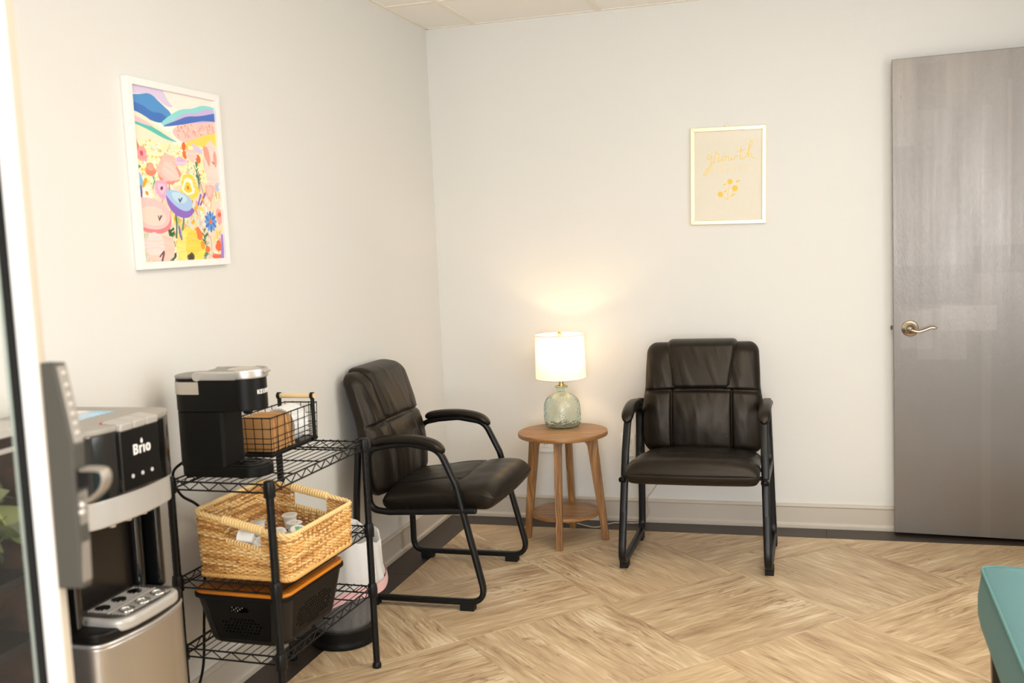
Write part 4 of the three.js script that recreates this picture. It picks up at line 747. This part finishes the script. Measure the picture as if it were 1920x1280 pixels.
// ------------------------------------------------------------------ black perforated bin with bamboo lid (lowest shelf)
{
  const t = thing('storage_bin', 'black perforated plastic bin with bamboo lid on the rack’s lowest shelf', 'storage bin', [0.266, S3, 2.262], -0.03);
  const H = 0.155, bx = 0.128, bz = 0.158, tx = 0.156, tz = 0.186, rc = 0.045, th = 0.0025;
  const hexes = (s, W, y0, y1, w) => { const r = 0.0042, dx = 0.0118, dy = 0.0102; let row = 0; for (let y = y0; y <= y1; y += dy, row++) for (let x = -W; x <= W; x += dx) { const cx = x + (row & 1 ? dx / 2 : 0); if (Math.abs(cx) > W || Math.pow(cx / W, 2) + Math.pow((y - (y0 + y1) / 2) / ((y1 - y0) / 2), 4) > 1.1) continue; const h = new THREE.Path(); for (let k = 0; k < 6; k++) { const a = k * Math.PI / 3 + Math.PI / 6; k ? h.lineTo(cx + Math.cos(a) * r, y + Math.sin(a) * r) : h.moveTo(cx + Math.cos(a) * r, y + Math.sin(a) * r); } h.closePath(); s.holes.push(h); } };
  const side = (wb, wt, slope, dist, W, handle) => { // panel in its own plane: x across, y up the slope
    const L = Math.hypot(H, slope), s = new THREE.Shape(); s.moveTo(-wb, 0.02); s.lineTo(wb, 0.02); s.lineTo(wt, L); s.lineTo(-wt, L); s.closePath();
    hexes(s, W, 0.034, handle ? 0.088 : 0.108, 0); if (handle) { const h = new THREE.Path(roundRect(0.062, 0.017, 0.008, 0, 0.117).getPoints(6)); s.holes.push(h); }
    const g = new THREE.ExtrudeGeometry(s, { depth: th, bevelEnabled: false }); g.translate(0, 0, -th); g.rotateX(Math.atan2(slope, H)); g.translate(0, 0, dist); return g;
  };
  const body = group('bin_body', t);
  for (const a of [0, Math.PI]) { const g = side(bx - rc + 0.0005, tx - rc + 0.0005, tz - bz, bz, 0.062, true); g.rotateY(a); part('side_panel', g, M.plasticMatte, body); }
  for (const a of [Math.PI / 2, -Math.PI / 2]) { const g = side(bz - rc + 0.0005, tz - rc + 0.0005, tx - bx, bx, 0.100, false); g.rotateY(a); part('side_panel', g, M.plasticMatte, body); }
  // rounded corners and the curved bottom, lofted
  const ringAt = (y, inset = 0) => { const k = y / H, X = bx + (tx - bx) * k - inset, Z = bz + (tz - bz) * k - inset, r = rc - inset * 0.3, p = []; for (let q = 0; q < 4; q++) { const cx = [X - r, -X + r, -X + r, X - r][q], cz = [Z - r, Z - r, -Z + r, -Z + r][q]; for (let i = 0; i <= 8; i++) { const a = q * Math.PI / 2 + i / 8 * Math.PI / 2; p.push(V(cx + Math.cos(a) * r, y, cz + Math.sin(a) * r)); } } return p; };
  const bot = [0, 0.002, 0.006, 0.012, 0.0205].map((y, i) => ringAt(y, [0.016, 0.009, 0.004, 0.0012, 0][i])); bot.unshift(ringAt(0.0, 0.016).map(p => V(p.x * 0.05, 0, p.z * 0.05)));
  part('bottom_pan', loft(bot, false), std(M.plasticMatte.color, 0.5, { side: THREE.DoubleSide }), body);
  const corners = []; for (let q = 0; q < 4; q++) { const P = (y) => ringAt(y).slice(q * 9, q * 9 + 9), A = P(0.019), B = P(H), pos = [], idx = []; for (let i = 0; i < 9; i++) { pos.push(A[i].x, A[i].y, A[i].z, B[i].x, B[i].y, B[i].z); if (i) idx.push(2 * i - 2, 2 * i - 1, 2 * i, 2 * i, 2 * i - 1, 2 * i + 1); } const g = new THREE.BufferGeometry(); g.setAttribute('position', new THREE.Float32BufferAttribute(pos, 3)); g.setAttribute('uv', new THREE.Float32BufferAttribute(new Float32Array(pos.length / 3 * 2), 2)); g.setIndex(idx); g.computeVertexNormals(); corners.push(g); }
  corners.forEach(g => part('corner_panel', g, std(M.plasticMatte.color, 0.5, { side: THREE.DoubleSide }), body));
  const lipS = roundRect(2 * tx + 0.012, 2 * tz + 0.012, rc + 0.004); lipS.holes.push(new THREE.Path(roundRect(2 * tx - 0.006, 2 * tz - 0.006, rc - 0.004).getPoints(10)));
  part('rim', T(extrude(lipS, 0.013, 0.003, 2, 12), 0, H - 0.010, 0, -Math.PI / 2), M.plasticMatte, body);
  const lid = part('bamboo_lid', boxUV(T(extrude(roundRect(2 * tx + 0.004, 2 * tz + 0.004, rc), 0.011, 0.004, 3, 14), 0, H + 0.002, 0, -Math.PI / 2)), M.bamboo, t);
  const gr = roundRect(2 * tx - 0.030, 2 * tz - 0.030, rc - 0.01); gr.holes.push(new THREE.Path(roundRect(2 * tx - 0.036, 2 * tz - 0.036, rc - 0.012).getPoints(10)));
  part('lid_groove', T(extrude(gr, 0.001, 0, 1, 12), 0, H + 0.0128, 0, -Math.PI / 2), std(lin(0.20, 0.09, 0.015), 0.6), lid);
  part('burnt_mark', merge([-0.030, -0.022, -0.016, -0.009, -0.003, 0.004, 0.011].map((x, i) => T(box([0.006, 0.003, 0.004, 0.004, 0.003, 0.005, 0.004][i], 0.0006, i ? 0.0055 : 0.003), x, H + 0.0132, tz - 0.012)).concat([T(box(0.016, 0.0006, 0.0012), 0.021, H + 0.0132, tz - 0.011, 0, 0.3)])), std(lin(0.10, 0.04, 0.01), 0.7), lid);
}

// ------------------------------------------------------------------ waste bin with white liner
{
  const BX = 0.192, BZ = 1.665, t = thing('waste_bin', 'round black mesh waste bin behind the wire rack, lined with a white bag', 'bin', [BX, 0, BZ]);
  const mesh = canvasTex(64, 64, (c) => { c.fillStyle = '#000'; c.fillRect(0, 0, 64, 64); c.fillStyle = '#fff'; for (let i = 0; i < 8; i++) { c.fillRect(i * 8, 0, 3, 64); c.fillRect(0, i * 8, 64, 3); } }); mesh.colorSpace = THREE.NoColorSpace; mesh.wrapS = mesh.wrapT = THREE.RepeatWrapping; mesh.repeat.set(32, 10);
  const wire = std(lin(0.02, 0.02, 0.02), 0.4, { alphaMap: mesh, alphaTest: 0.5, transparent: false, side: THREE.DoubleSide });
  part('base_pan', new THREE.LatheGeometry([[0, 0], [0.112, 0], [0.1165, 0.003], [0.1195, 0.012], [0.1150, 0.020], [0.1140, 0.030], [0.1165, 0.062], [0.1155, 0.063], [0.112, 0.012], [0, 0.008]].map(a => new THREE.Vector2(...a)), 64), M.plasticMatte, t);
  part('mesh_wall', new THREE.LatheGeometry([[0.1158, 0.055], [0.133, 0.30]].map(a => new THREE.Vector2(...a)), 64), wire, t);
  part('rim', T(new THREE.TorusGeometry(0.134, 0.0045, 10, 64), 0, 0.302, 0, Math.PI / 2), M.blackMetal, t);
  // liner: inside the bin, over the rim and down outside, one crumpled sheet
  const bag = thing('bin_bag', 'white bin bag with a pink drawstring hem folded over the waste bin', 'bag', [BX, 0, BZ]);
  const film = phys(lin(0.86, 0.86, 0.86), 0.45, { transmission: 0.25, thickness: 0, side: THREE.DoubleSide });
  const N = 120, prof = [[0.05, 0.062], [0.098, 0.062], [0.108, 0.085], [0.114, 0.14], [0.122, 0.24], [0.131, 0.315], [0.137, 0.372], [0.142, 0.392], [0.149, 0.383], [0.151, 0.33], [0.156, 0.25], [0.160, 0.20]];
  const hem = a => 0.195 + 0.045 * Math.cos(a + 0.35) - 0.012 * Math.cos(3 * a);
  const rings = prof.map(([r, y], k) => { const ring = []; for (let j = 0; j < N; j++) { const a = j / N * Math.PI * 2, c = 0.011 * noise.noise(Math.cos(a) * 4.2, Math.sin(a) * 4.2, y * 6) + 0.004 * noise.noise(Math.cos(a) * 11, Math.sin(a) * 11, y * 14) + 0.006 * Math.sin(a * 9 + y * 12) * smooth(0.15, 0.4, y) * noise.noise(a, 2, 0); const out = k > 7; let yy = y; if (k >= 4 && k <= 8) yy += 0.045 * noise.noise(Math.cos(a) * 2.2 + 7, Math.sin(a) * 2.2, 1.5) * smooth(0.2, 0.39, y) ; if (out) { const f = (0.392 - y) / (0.392 - 0.20); yy = 0.392 + (hem(a) - 0.392) * f + 0.045 * noise.noise(Math.cos(a) * 2.2 + 7, Math.sin(a) * 2.2, 1.5) * (1 - f); } let R = r + c * (k < 2 ? 0.4 : 1); if (k > 1 && k <= 4) R = Math.min(R, 0.1155 + (yy - 0.055) * 0.0702 - 0.003); ring.push(V(Math.cos(a) * R, yy, Math.sin(a) * R)); } return ring; });
  part('bag_film', loft(rings, false), film, bag);
  const band = [0, 1, 2].map(k => { const ring = []; for (let j = 0; j < N; j++) { const a = j / N * Math.PI * 2, r = 0.1615 + 0.003 * Math.sin(a * 5) + 0.007 * smooth(0.3, 1, Math.cos(a + 0.2)) + k * 0.002; ring.push(V(Math.cos(a) * r, hem(a) + 0.012 - k * 0.017, Math.sin(a) * r)); } return ring; });
  part('drawstring_hem', loft(band, false), phys(lin(0.90, 0.55, 0.56), 0.5, { transmission: 0.2, thickness: 0, side: THREE.DoubleSide }), bag, 'pink hem');
}

// ------------------------------------------------------------------ water cooler (front = +x)
{
  const t = thing('water_cooler', 'black and silver water cooler with stainless lower door standing by the left wall', 'water cooler', [0.02, 0, 2.998]);
  const HW = 0.158, F = 0.374, R = 0.080;              // half width, front depth, front corner radius
  const plan = (d = 0, f = F, r = R, hw = HW) => { const s = new THREE.Shape(); const w = hw - d, ff = f - d, q = Math.max(0.01, r - d); s.moveTo(0, -w); s.lineTo(ff - q * 0.75, -w); s.bezierCurveTo(ff - q * 0.25, -w, ff - 0.012, -w + q * 0.35, ff - 0.006, -w + q); s.quadraticCurveTo(ff + 0.008, 0, ff - 0.006, w - q); s.bezierCurveTo(ff - 0.012, w - q * 0.35, ff - q * 0.25, w, ff - q * 0.75, w); s.lineTo(0, w); s.closePath(); return s; };
  const up = (s, y0, y1, b = 0.003, seg = 2) => { const g = extrude(s, y1 - y0, b, seg, 24); g.rotateX(-Math.PI / 2); g.translate(0, y0, 0); return g; };
  const back = () => { const s = new THREE.Shape(); s.moveTo(0, -HW + 0.004); s.lineTo(0.235, -HW + 0.004); s.lineTo(0.235, HW - 0.004); s.lineTo(0, HW - 0.004); s.closePath(); return s; };
  part('rear_cabinet', up(back(), 0.02, 1.052, 0.003), M.plastic, t);
  part('plinth', up(plan(0.012), 0.0, 0.05, 0.002), M.plastic, t);
  const dr = part('lower_door', up(plan(0.0), 0.052, 0.588, 0.004), M.steel, t);
  part('door_trim', up(plan(-0.0015), 0.588, 0.597, 0.003), M.silver, dr);
  part('tray_surround', up(plan(-0.001), 0.598, 0.622, 0.006), M.plastic, t);
  // recess: curved back wall, two side cheeks
  part('recess_back', T(rbox(0.03, 0.24, 2 * HW - 0.01, 0.004), 0.235, 0.745, 0), M.niche, t);
  for (const s of [-1, 1]) { part('side_cheek', T(rbox(0.085, 0.235, 0.022, 0.010, 3), 0.262, 0.743, s * (HW - 0.012)), M.gloss, t); }
  part('recess_column', T(new THREE.CylinderGeometry(0.014, 0.014, 0.235, 24), 0.262, 0.740, -HW + 0.048), M.gloss, t);
  part('sticker', T(rbox(0.0012, 0.019, 0.031, 0.0005, 1), 0.251, 0.812, 0.085), std(lin(0.85, 0.80, 0.0), 0.5), t, 'yellow sticker');
  // silver band and head
  part('silver_band', up(plan(0.004), 0.846, 0.910, 0.006, 3), M.silverPaint, t);
  for (const z of [-0.055, 0, 0.055]) part('nozzle', T(new THREE.CylinderGeometry(0.011, 0.008, 0.016, 20), F - 0.045, 0.840, z), M.silver, t);
  const head = part('head_panel', up(plan(0.0), 0.908, 1.052, 0.003), M.gloss, t);
  const cp = part('control_panel', T(rbox(0.012, 0.136, 0.135, 0.003, 2), F - 0.002, 0.981, 0), M.gloss, t);
  for (const z of [-0.034, 0, 0.034]) part('indicator', T(new THREE.CylinderGeometry(0.0046, 0.0046, 0.002, 20), F + 0.0042, 0.944, z, 0, 0, Math.PI / 2), std(lin(0.55, 0.56, 0.56), 0.3), cp);
  { const g = word('Brıo', 0.0235, 0.001); g.rotateY(Math.PI / 2); g.translate(F + 0.0041, 1.001, -0.004);
    const drop = new THREE.Shape(); drop.moveTo(0, 0.009); drop.quadraticCurveTo(0.006, 0.001, 0.0045, -0.002); drop.absarc(0, -0.002, 0.0045, 0, Math.PI, true); drop.quadraticCurveTo(-0.006, 0.001, 0, 0.009); const dg = new THREE.ExtrudeGeometry(drop, { depth: 0.001, bevelEnabled: false }); dg.scale(0.75, 0.75, 1); dg.rotateY(Math.PI / 2); dg.translate(F + 0.0041, 1.0165, -0.0045);
    part('lettering', merge([g, dg]), M.white, cp); }
  const top = part('top_cover', up(plan(-0.002), 1.051, 1.066, 0.005, 3), std(lin(0.34, 0.32, 0.285), 0.4, { metalness: 0.25 }), t);
  [-0.045, 0, 0.045].forEach((z, i) => part('push_button', T(rbox(0.052, 0.017, 0.0435, 0.004, 2), F - 0.018, 1.060, z, 0, 0, -0.12), M.silverPaint, top));
  { const s = new THREE.Shape(); s.moveTo(0, 0.017); s.quadraticCurveTo(0.012, 0.004, 0.009, -0.006); s.absarc(0, -0.007, 0.009, 0, Math.PI, true); s.quadraticCurveTo(-0.012, 0.004, 0, 0.017); const g = new THREE.ExtrudeGeometry(s, { depth: 0.002, bevelEnabled: false }); g.rotateX(-Math.PI / 2); g.rotateY(Math.PI); g.translate(F - 0.045, 1.0665, 0.050); part('hot_mark', g, std(lin(0.60, 0.02, 0.03), 0.5), top, 'red drop mark'); }
  part('top_label', T(box(0.15, 0.0008, 0.21), 0.165, 1.0666, 0.01), std('#ffffff', 0.5, { map: canvasTex(256, 256, (c) => { c.fillStyle = '#eee7e0'; c.fillRect(0, 0, 256, 256); c.fillStyle = '#9cc9ea'; c.fillRect(150, 0, 106, 256); c.fillStyle = '#d98a80'; c.fillRect(140, 0, 4, 256); c.fillStyle = '#e8f2f8'; for (let i = 0; i < 4; i++) c.fillRect(164 + i * 22, 30, 8, 190); }) }), top);
  // drip tray: silver bowl front, dark ribbed grille, rings
  const tray = group('drip_tray', t);
  const trayPlan = (d) => { const s = new THREE.Shape(), w = 0.112 - d, f = 0.384 - d; s.moveTo(0.25, -w); s.lineTo(f - 0.05, -w); s.bezierCurveTo(f - 0.008, -w, f, -w + 0.02, f, -w + 0.06); s.quadraticCurveTo(f + 0.004, 0, f, w - 0.06); s.bezierCurveTo(f, w - 0.02, f - 0.008, w, f - 0.05, w); s.lineTo(0.25, w); s.closePath(); return s; };
  part('tray_bowl', up(trayPlan(0), 0.610, 0.638, 0.009, 3), M.silverPaint, tray);
  part('grille', up(trayPlan(0.010), 0.6375, 0.6405, 0.001, 1), std(lin(0.10, 0.095, 0.09), 0.35, { metalness: 0.6 }), tray);
  for (let i = 0; i < 13; i++) part('grille_rib', T(rbox(0.0022, 0.003, 0.165, 0.001, 1), 0.266 + i * 0.0082, 0.6415, 0), M.silverPaint, tray);
  part('dotted_bar', T(rbox(0.005, 0.004, 0.17, 0.002, 2), 0.322, 0.6425, 0), M.silver, tray);
  for (const z of [-0.056, 0, 0.056]) { part('ring', T(new THREE.TorusGeometry(0.016, 0.0028, 8, 32), 0.350, 0.643, z, Math.PI / 2), M.chrome, tray); part('drain', T(new THREE.CylinderGeometry(0.017, 0.017, 0.003, 28), 0.285, 0.642, z), M.gloss, tray); }
}

// ------------------------------------------------------------------ glass partition door close to the viewer, on the left
{
  const t = new THREE.Group(); t.name = 'door_2'; t.userData.kind = 'structure'; scene.add(t); t.position.set(0.858, 0.01, 3.800);
  const H = 2.2, SW = 0.031, SD = 0.013;               // stile width and depth; local x=0 is the free edge
  const shp = new THREE.Shape(); shp.moveTo(-SW, 0); shp.lineTo(0, 0); shp.lineTo(0, -SD); shp.lineTo(-SW, -SD); shp.closePath();
  part('stile', boxUV(T(rbox(SW, H, SD, 0.002, 2), -SW / 2, H / 2, -SD / 2)), M.stile, t);
  part('edge_strip', T(rbox(0.004, H, SD * 0.92, 0.0015, 1), 0.002, H / 2, -SD / 2), M.stileSide, t);
  part('gasket', T(rbox(0.013, H - 0.1, 0.016, 0.002, 1), -SW - 0.0065, H / 2, -SD / 2 + 0.002), M.rubber, t);
  part('glass_pane', T(box(0.74, H - 0.1, 0.008), -SW - 0.010 - 0.37, H / 2, -SD / 2), M.glassPane, t);
  part('glass_bevel', T(box(0.010, H - 0.1, 0.0095), -SW - 0.018, H / 2, -SD / 2), phys(lin(0.62, 0.70, 0.64), 0.15, { transmission: 0.6, thickness: 0 }), t);
  part('hinge_stile', T(rbox(0.05, H, SD, 0.002, 2), -0.81, H / 2, -SD / 2), M.stile, t);
  part('top_rail', T(rbox(0.80, 0.05, SD, 0.002, 2), -0.42, H - 0.025, -SD / 2), M.stile, t);
  part('bottom_rail', T(rbox(0.80, 0.08, SD, 0.002, 2), -0.42, 0.04, -SD / 2), M.stile, t);
  // keypad lock: tall tapering housing on the free edge, buttons on its sloping outer side, lever below
  const lock = group('door_lock', t);
  const s = new THREE.Shape(); const y = v => v - 0.01;
  s.moveTo(0.001, y(0.982)); s.lineTo(0.040, y(0.985)); s.lineTo(0.044, y(1.06)); s.lineTo(0.0455, y(1.150)); s.lineTo(0.047, y(1.180)); s.lineTo(0.028, y(1.293)); s.lineTo(0.004, y(1.294)); s.closePath();
  const hg = extrude(s, 0.024, 0.004, 3); hg.translate(0, 0, -0.023);
  part('lock_housing', hg, M.lockGrey, lock);
  const dx = 0.047 - 0.028, dy = 0.113, L = Math.hypot(dx, dy);
  for (let i = 0; i < 7; i++) { const k = 0.12 + i * 0.115 + (i ? 0.03 : 0); part('key_button', T(new THREE.SphereGeometry(0.0036, 14, 10), 0.0285 + dx * k, y(1.293) - dy * k, -0.012), M.silver, lock); }
  part('key_plate', T(rbox(0.002, 0.106, 0.018, 0.001, 1), 0.0377, y(1.237), -0.012, 0, 0, Math.atan2(dx, dy)), M.lockLight, lock);
  part('side_plate', T(rbox(0.0022, 0.125, 0.018, 0.001, 1), 0.0425, y(1.055), -0.012, 0, 0, -0.035), M.lockLight, lock);
  const lev = [V(0.044, y(1.148), -0.012), V(0.072, y(1.149), -0.012), V(0.083, y(1.147), -0.012), V(0.086, y(1.138), -0.012), V(0.081, y(1.124), -0.012), V(0.066, y(1.111), -0.012), V(0.050, y(1.102), -0.012)];
  part('lever', sweep(new THREE.CatmullRomCurve3(lev, false, 'centripetal').getPoints(40), V(0, 0, 1), 0.0095, 0.0028, 3.5, 14, 2), M.lockLight, lock);
  part('lever_pivot', merge([T(new THREE.SphereGeometry(0.0060, 18, 12), 0.048, y(1.101), -0.007), T(new THREE.SphereGeometry(0.0055, 18, 12), 0.0455, y(1.090), -0.007)]), M.silver, lock);
  part('lever_socket', T(rbox(0.008, 0.026, 0.016, 0.002, 1), 0.047, y(1.136), -0.013), M.rubber, lock);
}
// shelving seen through the glass
{
  const t = thing('display_cabinet', 'dark cabinet with black shelf boards seen through the glass door at far left', 'cabinet', [0.02, 0, 3.235]);
  const W = 0.50, D = 0.30;                             // along z, along x
  part('back_panel', T(box(0.012, 1.08, W), 0.006, 0.56, W / 2), M.darkWood, t);
  for (const z of [0.010, W - 0.010]) part('side_panel', T(rbox(D, 1.08, 0.018, 0.002, 1), D / 2, 0.54, z), M.darkWood, t);
  for (const y of [0.06, 0.36, 0.655, 0.79]) part('shelf_board', T(rbox(D - 0.004, 0.018, W - 0.04, 0.002, 1), D / 2, y, W / 2), M.plasticMatte, t);
  part('top_board', T(rbox(D + 0.012, 0.020, W + 0.008, 0.003, 1), D / 2, 1.095, W / 2), M.silverPaint, t);
  part('grey_back', T(box(0.004, 0.26, W - 0.04), 0.016, 0.93, W / 2), std(lin(0.028, 0.03, 0.032), 0.5), t);
  part('metal_strip', T(rbox(0.006, 0.010, W - 0.04, 0.001, 1), D - 0.004, 1.058, W / 2), M.silver, t);
}
{
  const t = thing('trailing_plant', 'green trailing pothos plant in a small pot seen through the glass door', 'plant', [0.235, 0.800, 3.352]);
  const pot = [[0, 0], [0.045, 0], [0.048, 0.004], [0.060, 0.085], [0.062, 0.09], [0.056, 0.09], [0.052, 0.075], [0, 0.075]].map(a => new THREE.Vector2(...a));
  part('pot', new THREE.LatheGeometry(pot, 40), std(lin(0.03, 0.03, 0.032), 0.4), t);
  part('soil', T(new THREE.CylinderGeometry(0.052, 0.052, 0.004, 28), 0, 0.076, 0), std(lin(0.03, 0.02, 0.012), 1), t);
  const leafShape = new THREE.Shape(); leafShape.moveTo(0, 0); leafShape.bezierCurveTo(0.024, -0.004, 0.030, 0.024, 0.0, 0.062); leafShape.bezierCurveTo(-0.030, 0.024, -0.024, -0.004, 0, 0);
  const leafG = new THREE.ShapeGeometry(leafShape, 10); { const p = leafG.attributes.position; for (let i = 0; i < p.count; i++) p.setZ(i, -p.getY(i) * p.getY(i) * 3.5 + Math.abs(p.getX(i)) * 0.35); leafG.computeVertexNormals(); }
  const lm = ['#525e2c', '#666f38', '#3e4d26'].map(c => phys(c, 0.5, { transmission: 0.25, thickness: 0, side: THREE.DoubleSide })), sm = std('#7d8a45', 0.6);
  seedState = 4242;
  for (let i = 0; i < 14; i++) {
    const a = i / 14 * 6.283 + rr(-0.2, 0.2), out = rr(0.06, 0.11), drop = rr(0.0, 0.085);
    const pts = [V(0, 0.075, 0), V(Math.cos(a) * out * 0.5, 0.15 + rr(0, 0.05), Math.sin(a) * out * 0.5), V(Math.cos(a) * out, 0.12, Math.sin(a) * out), V(Math.cos(a) * out * 1.12, 0.11 - drop, Math.sin(a) * out * 1.12)];
    const c = new THREE.CatmullRomCurve3(pts); part('vine', new THREE.TubeGeometry(c, 24, 0.0024, 6), sm, t);
    for (let k = 1; k <= 5; k++) { const p = c.getPoint(k / 5), L = part('leaf', leafG, lm[(i + k) % 3], t); L.position.copy(p); L.rotation.set(rr(-2.4, -1.2), rr(0, 6.28), rr(-0.5, 0.5)); L.scale.setScalar(rr(0.8, 1.3)); }
  }
}
for (const [i, c, h, l] of [[0, '#b9a49a', 0.030, 'pale pinkish book lying at the bottom of the cabinet’s middle bay'], [1, '#8a3d34', 0.022, 'dull red book lying on top of the pale one in the cabinet']]) {
  const b = thing('book', l, 'book', [0.19, 0.6645 + (i ? 0.0305 : 0), 3.42], i * 0.12 + Math.PI / 2);
  part('cover', merge([T(rbox(0.16, 0.003, 0.20, 0.001, 1), 0, 0.0015, 0), T(rbox(0.16, 0.003, 0.20, 0.001, 1), 0, h - 0.0015, 0), T(rbox(0.003, h, 0.20, 0.001, 1), -0.0785, h / 2, 0)]), std(c, 0.6), b);
  part('pages', T(box(0.152, h - 0.006, 0.192), 0.001, h / 2, 0), std('#e6dcc8', 0.9), b);
}

// ------------------------------------------------------------------ teal upholstered bench at the right edge
{
  const t = thing('bench', 'teal upholstered bench with welted edge and dark legs at the right edge', 'bench', [2.30, 0, 1.872], 0);
  t.rotation.y = -0.022;
  const LX = 0.72, LZ = 1.35, H = 0.452, TH = 0.20, n = 70;
  // boxy cushion with crowned top and bulging sides
  const rings = []; const seg = 24;
  const outline = (d) => { const p = [], x0 = -d, x1 = LX + d, z0 = -d, z1 = LZ + d, r = 0.03; const side = (a, b, c, e, k) => { for (let i = 0; i < k; i++) p.push([a + (c - a) * i / k, b + (e - b) * i / k]); }; side(x0 + r, z0, x1 - r, z0, 20); for (const [cx, cz, a0] of [[x1 - r, z0 + r, -Math.PI / 2], [x1 - r, z1 - r, 0], [x0 + r, z1 - r, Math.PI / 2], [x0 + r, z0 + r, Math.PI]]) { for (let i = 0; i < 6; i++) { const a = a0 + i / 6 * Math.PI / 2; p.push([cx + Math.cos(a) * r, cz + Math.sin(a) * r]); } if (a0 === -Math.PI / 2) side(x1, z0 + r, x1, z1 - r, 36); if (a0 === 0) side(x1 - r, z1, x0 + r, z1, 20); if (a0 === Math.PI / 2) side(x0, z1 - r, x0, z0 + r, 36); } return p; };
  const P = [[H - TH, -0.035], [H - TH + 0.004, -0.018], [H - TH + 0.03, 0.002], [H - TH + 0.07, 0.010], [H - TH + 0.12, 0.010], [H - 0.03, 0.004], [H - 0.004, 0.0], [H, -0.003]];
  for (const [y, d] of P) rings.push(outline(d).map(([x, z]) => V(x, y, z)));
  for (let i = 1; i <= 14; i++) { const k = i / 14, d = -0.003 - k * 0.33; rings.push(outline(-0.003).map(([x, z]) => { const cx = LX / 2, cz = LZ / 2, f = 1 - k * 0.995; const X = cx + (x - cx) * f, Z = cz + (z - cz) * f; return V(X, H + 0.030 * (1 - Math.pow(1 - Math.min(1, Math.min(X, LX - X, Z, LZ - Z) / 0.16), 2)), Z); })); }
  part('cushion', boxUV(loft(rings)), M.teal, t);
  const o = outline(0.001).map(([x, z]) => V(x, H, z)); part('welt', tube(o, 0.0042, 240, 7, true), M.tealPipe, t);
  const legM = std(lin(0.012, 0.009, 0.007), 0.4);
  for (const [x, z] of [[0.045, 0.06], [LX - 0.045, 0.06], [0.045, LZ - 0.06], [LX - 0.045, LZ - 0.06]]) { const g = new THREE.CylinderGeometry(0.036, 0.026, H - TH, 4, 1); g.rotateY(Math.PI / 4); part('leg', T(g.toNonIndexed(), x, (H - TH) / 2, z), legM, t); }
}
renderer.render(scene, camera);
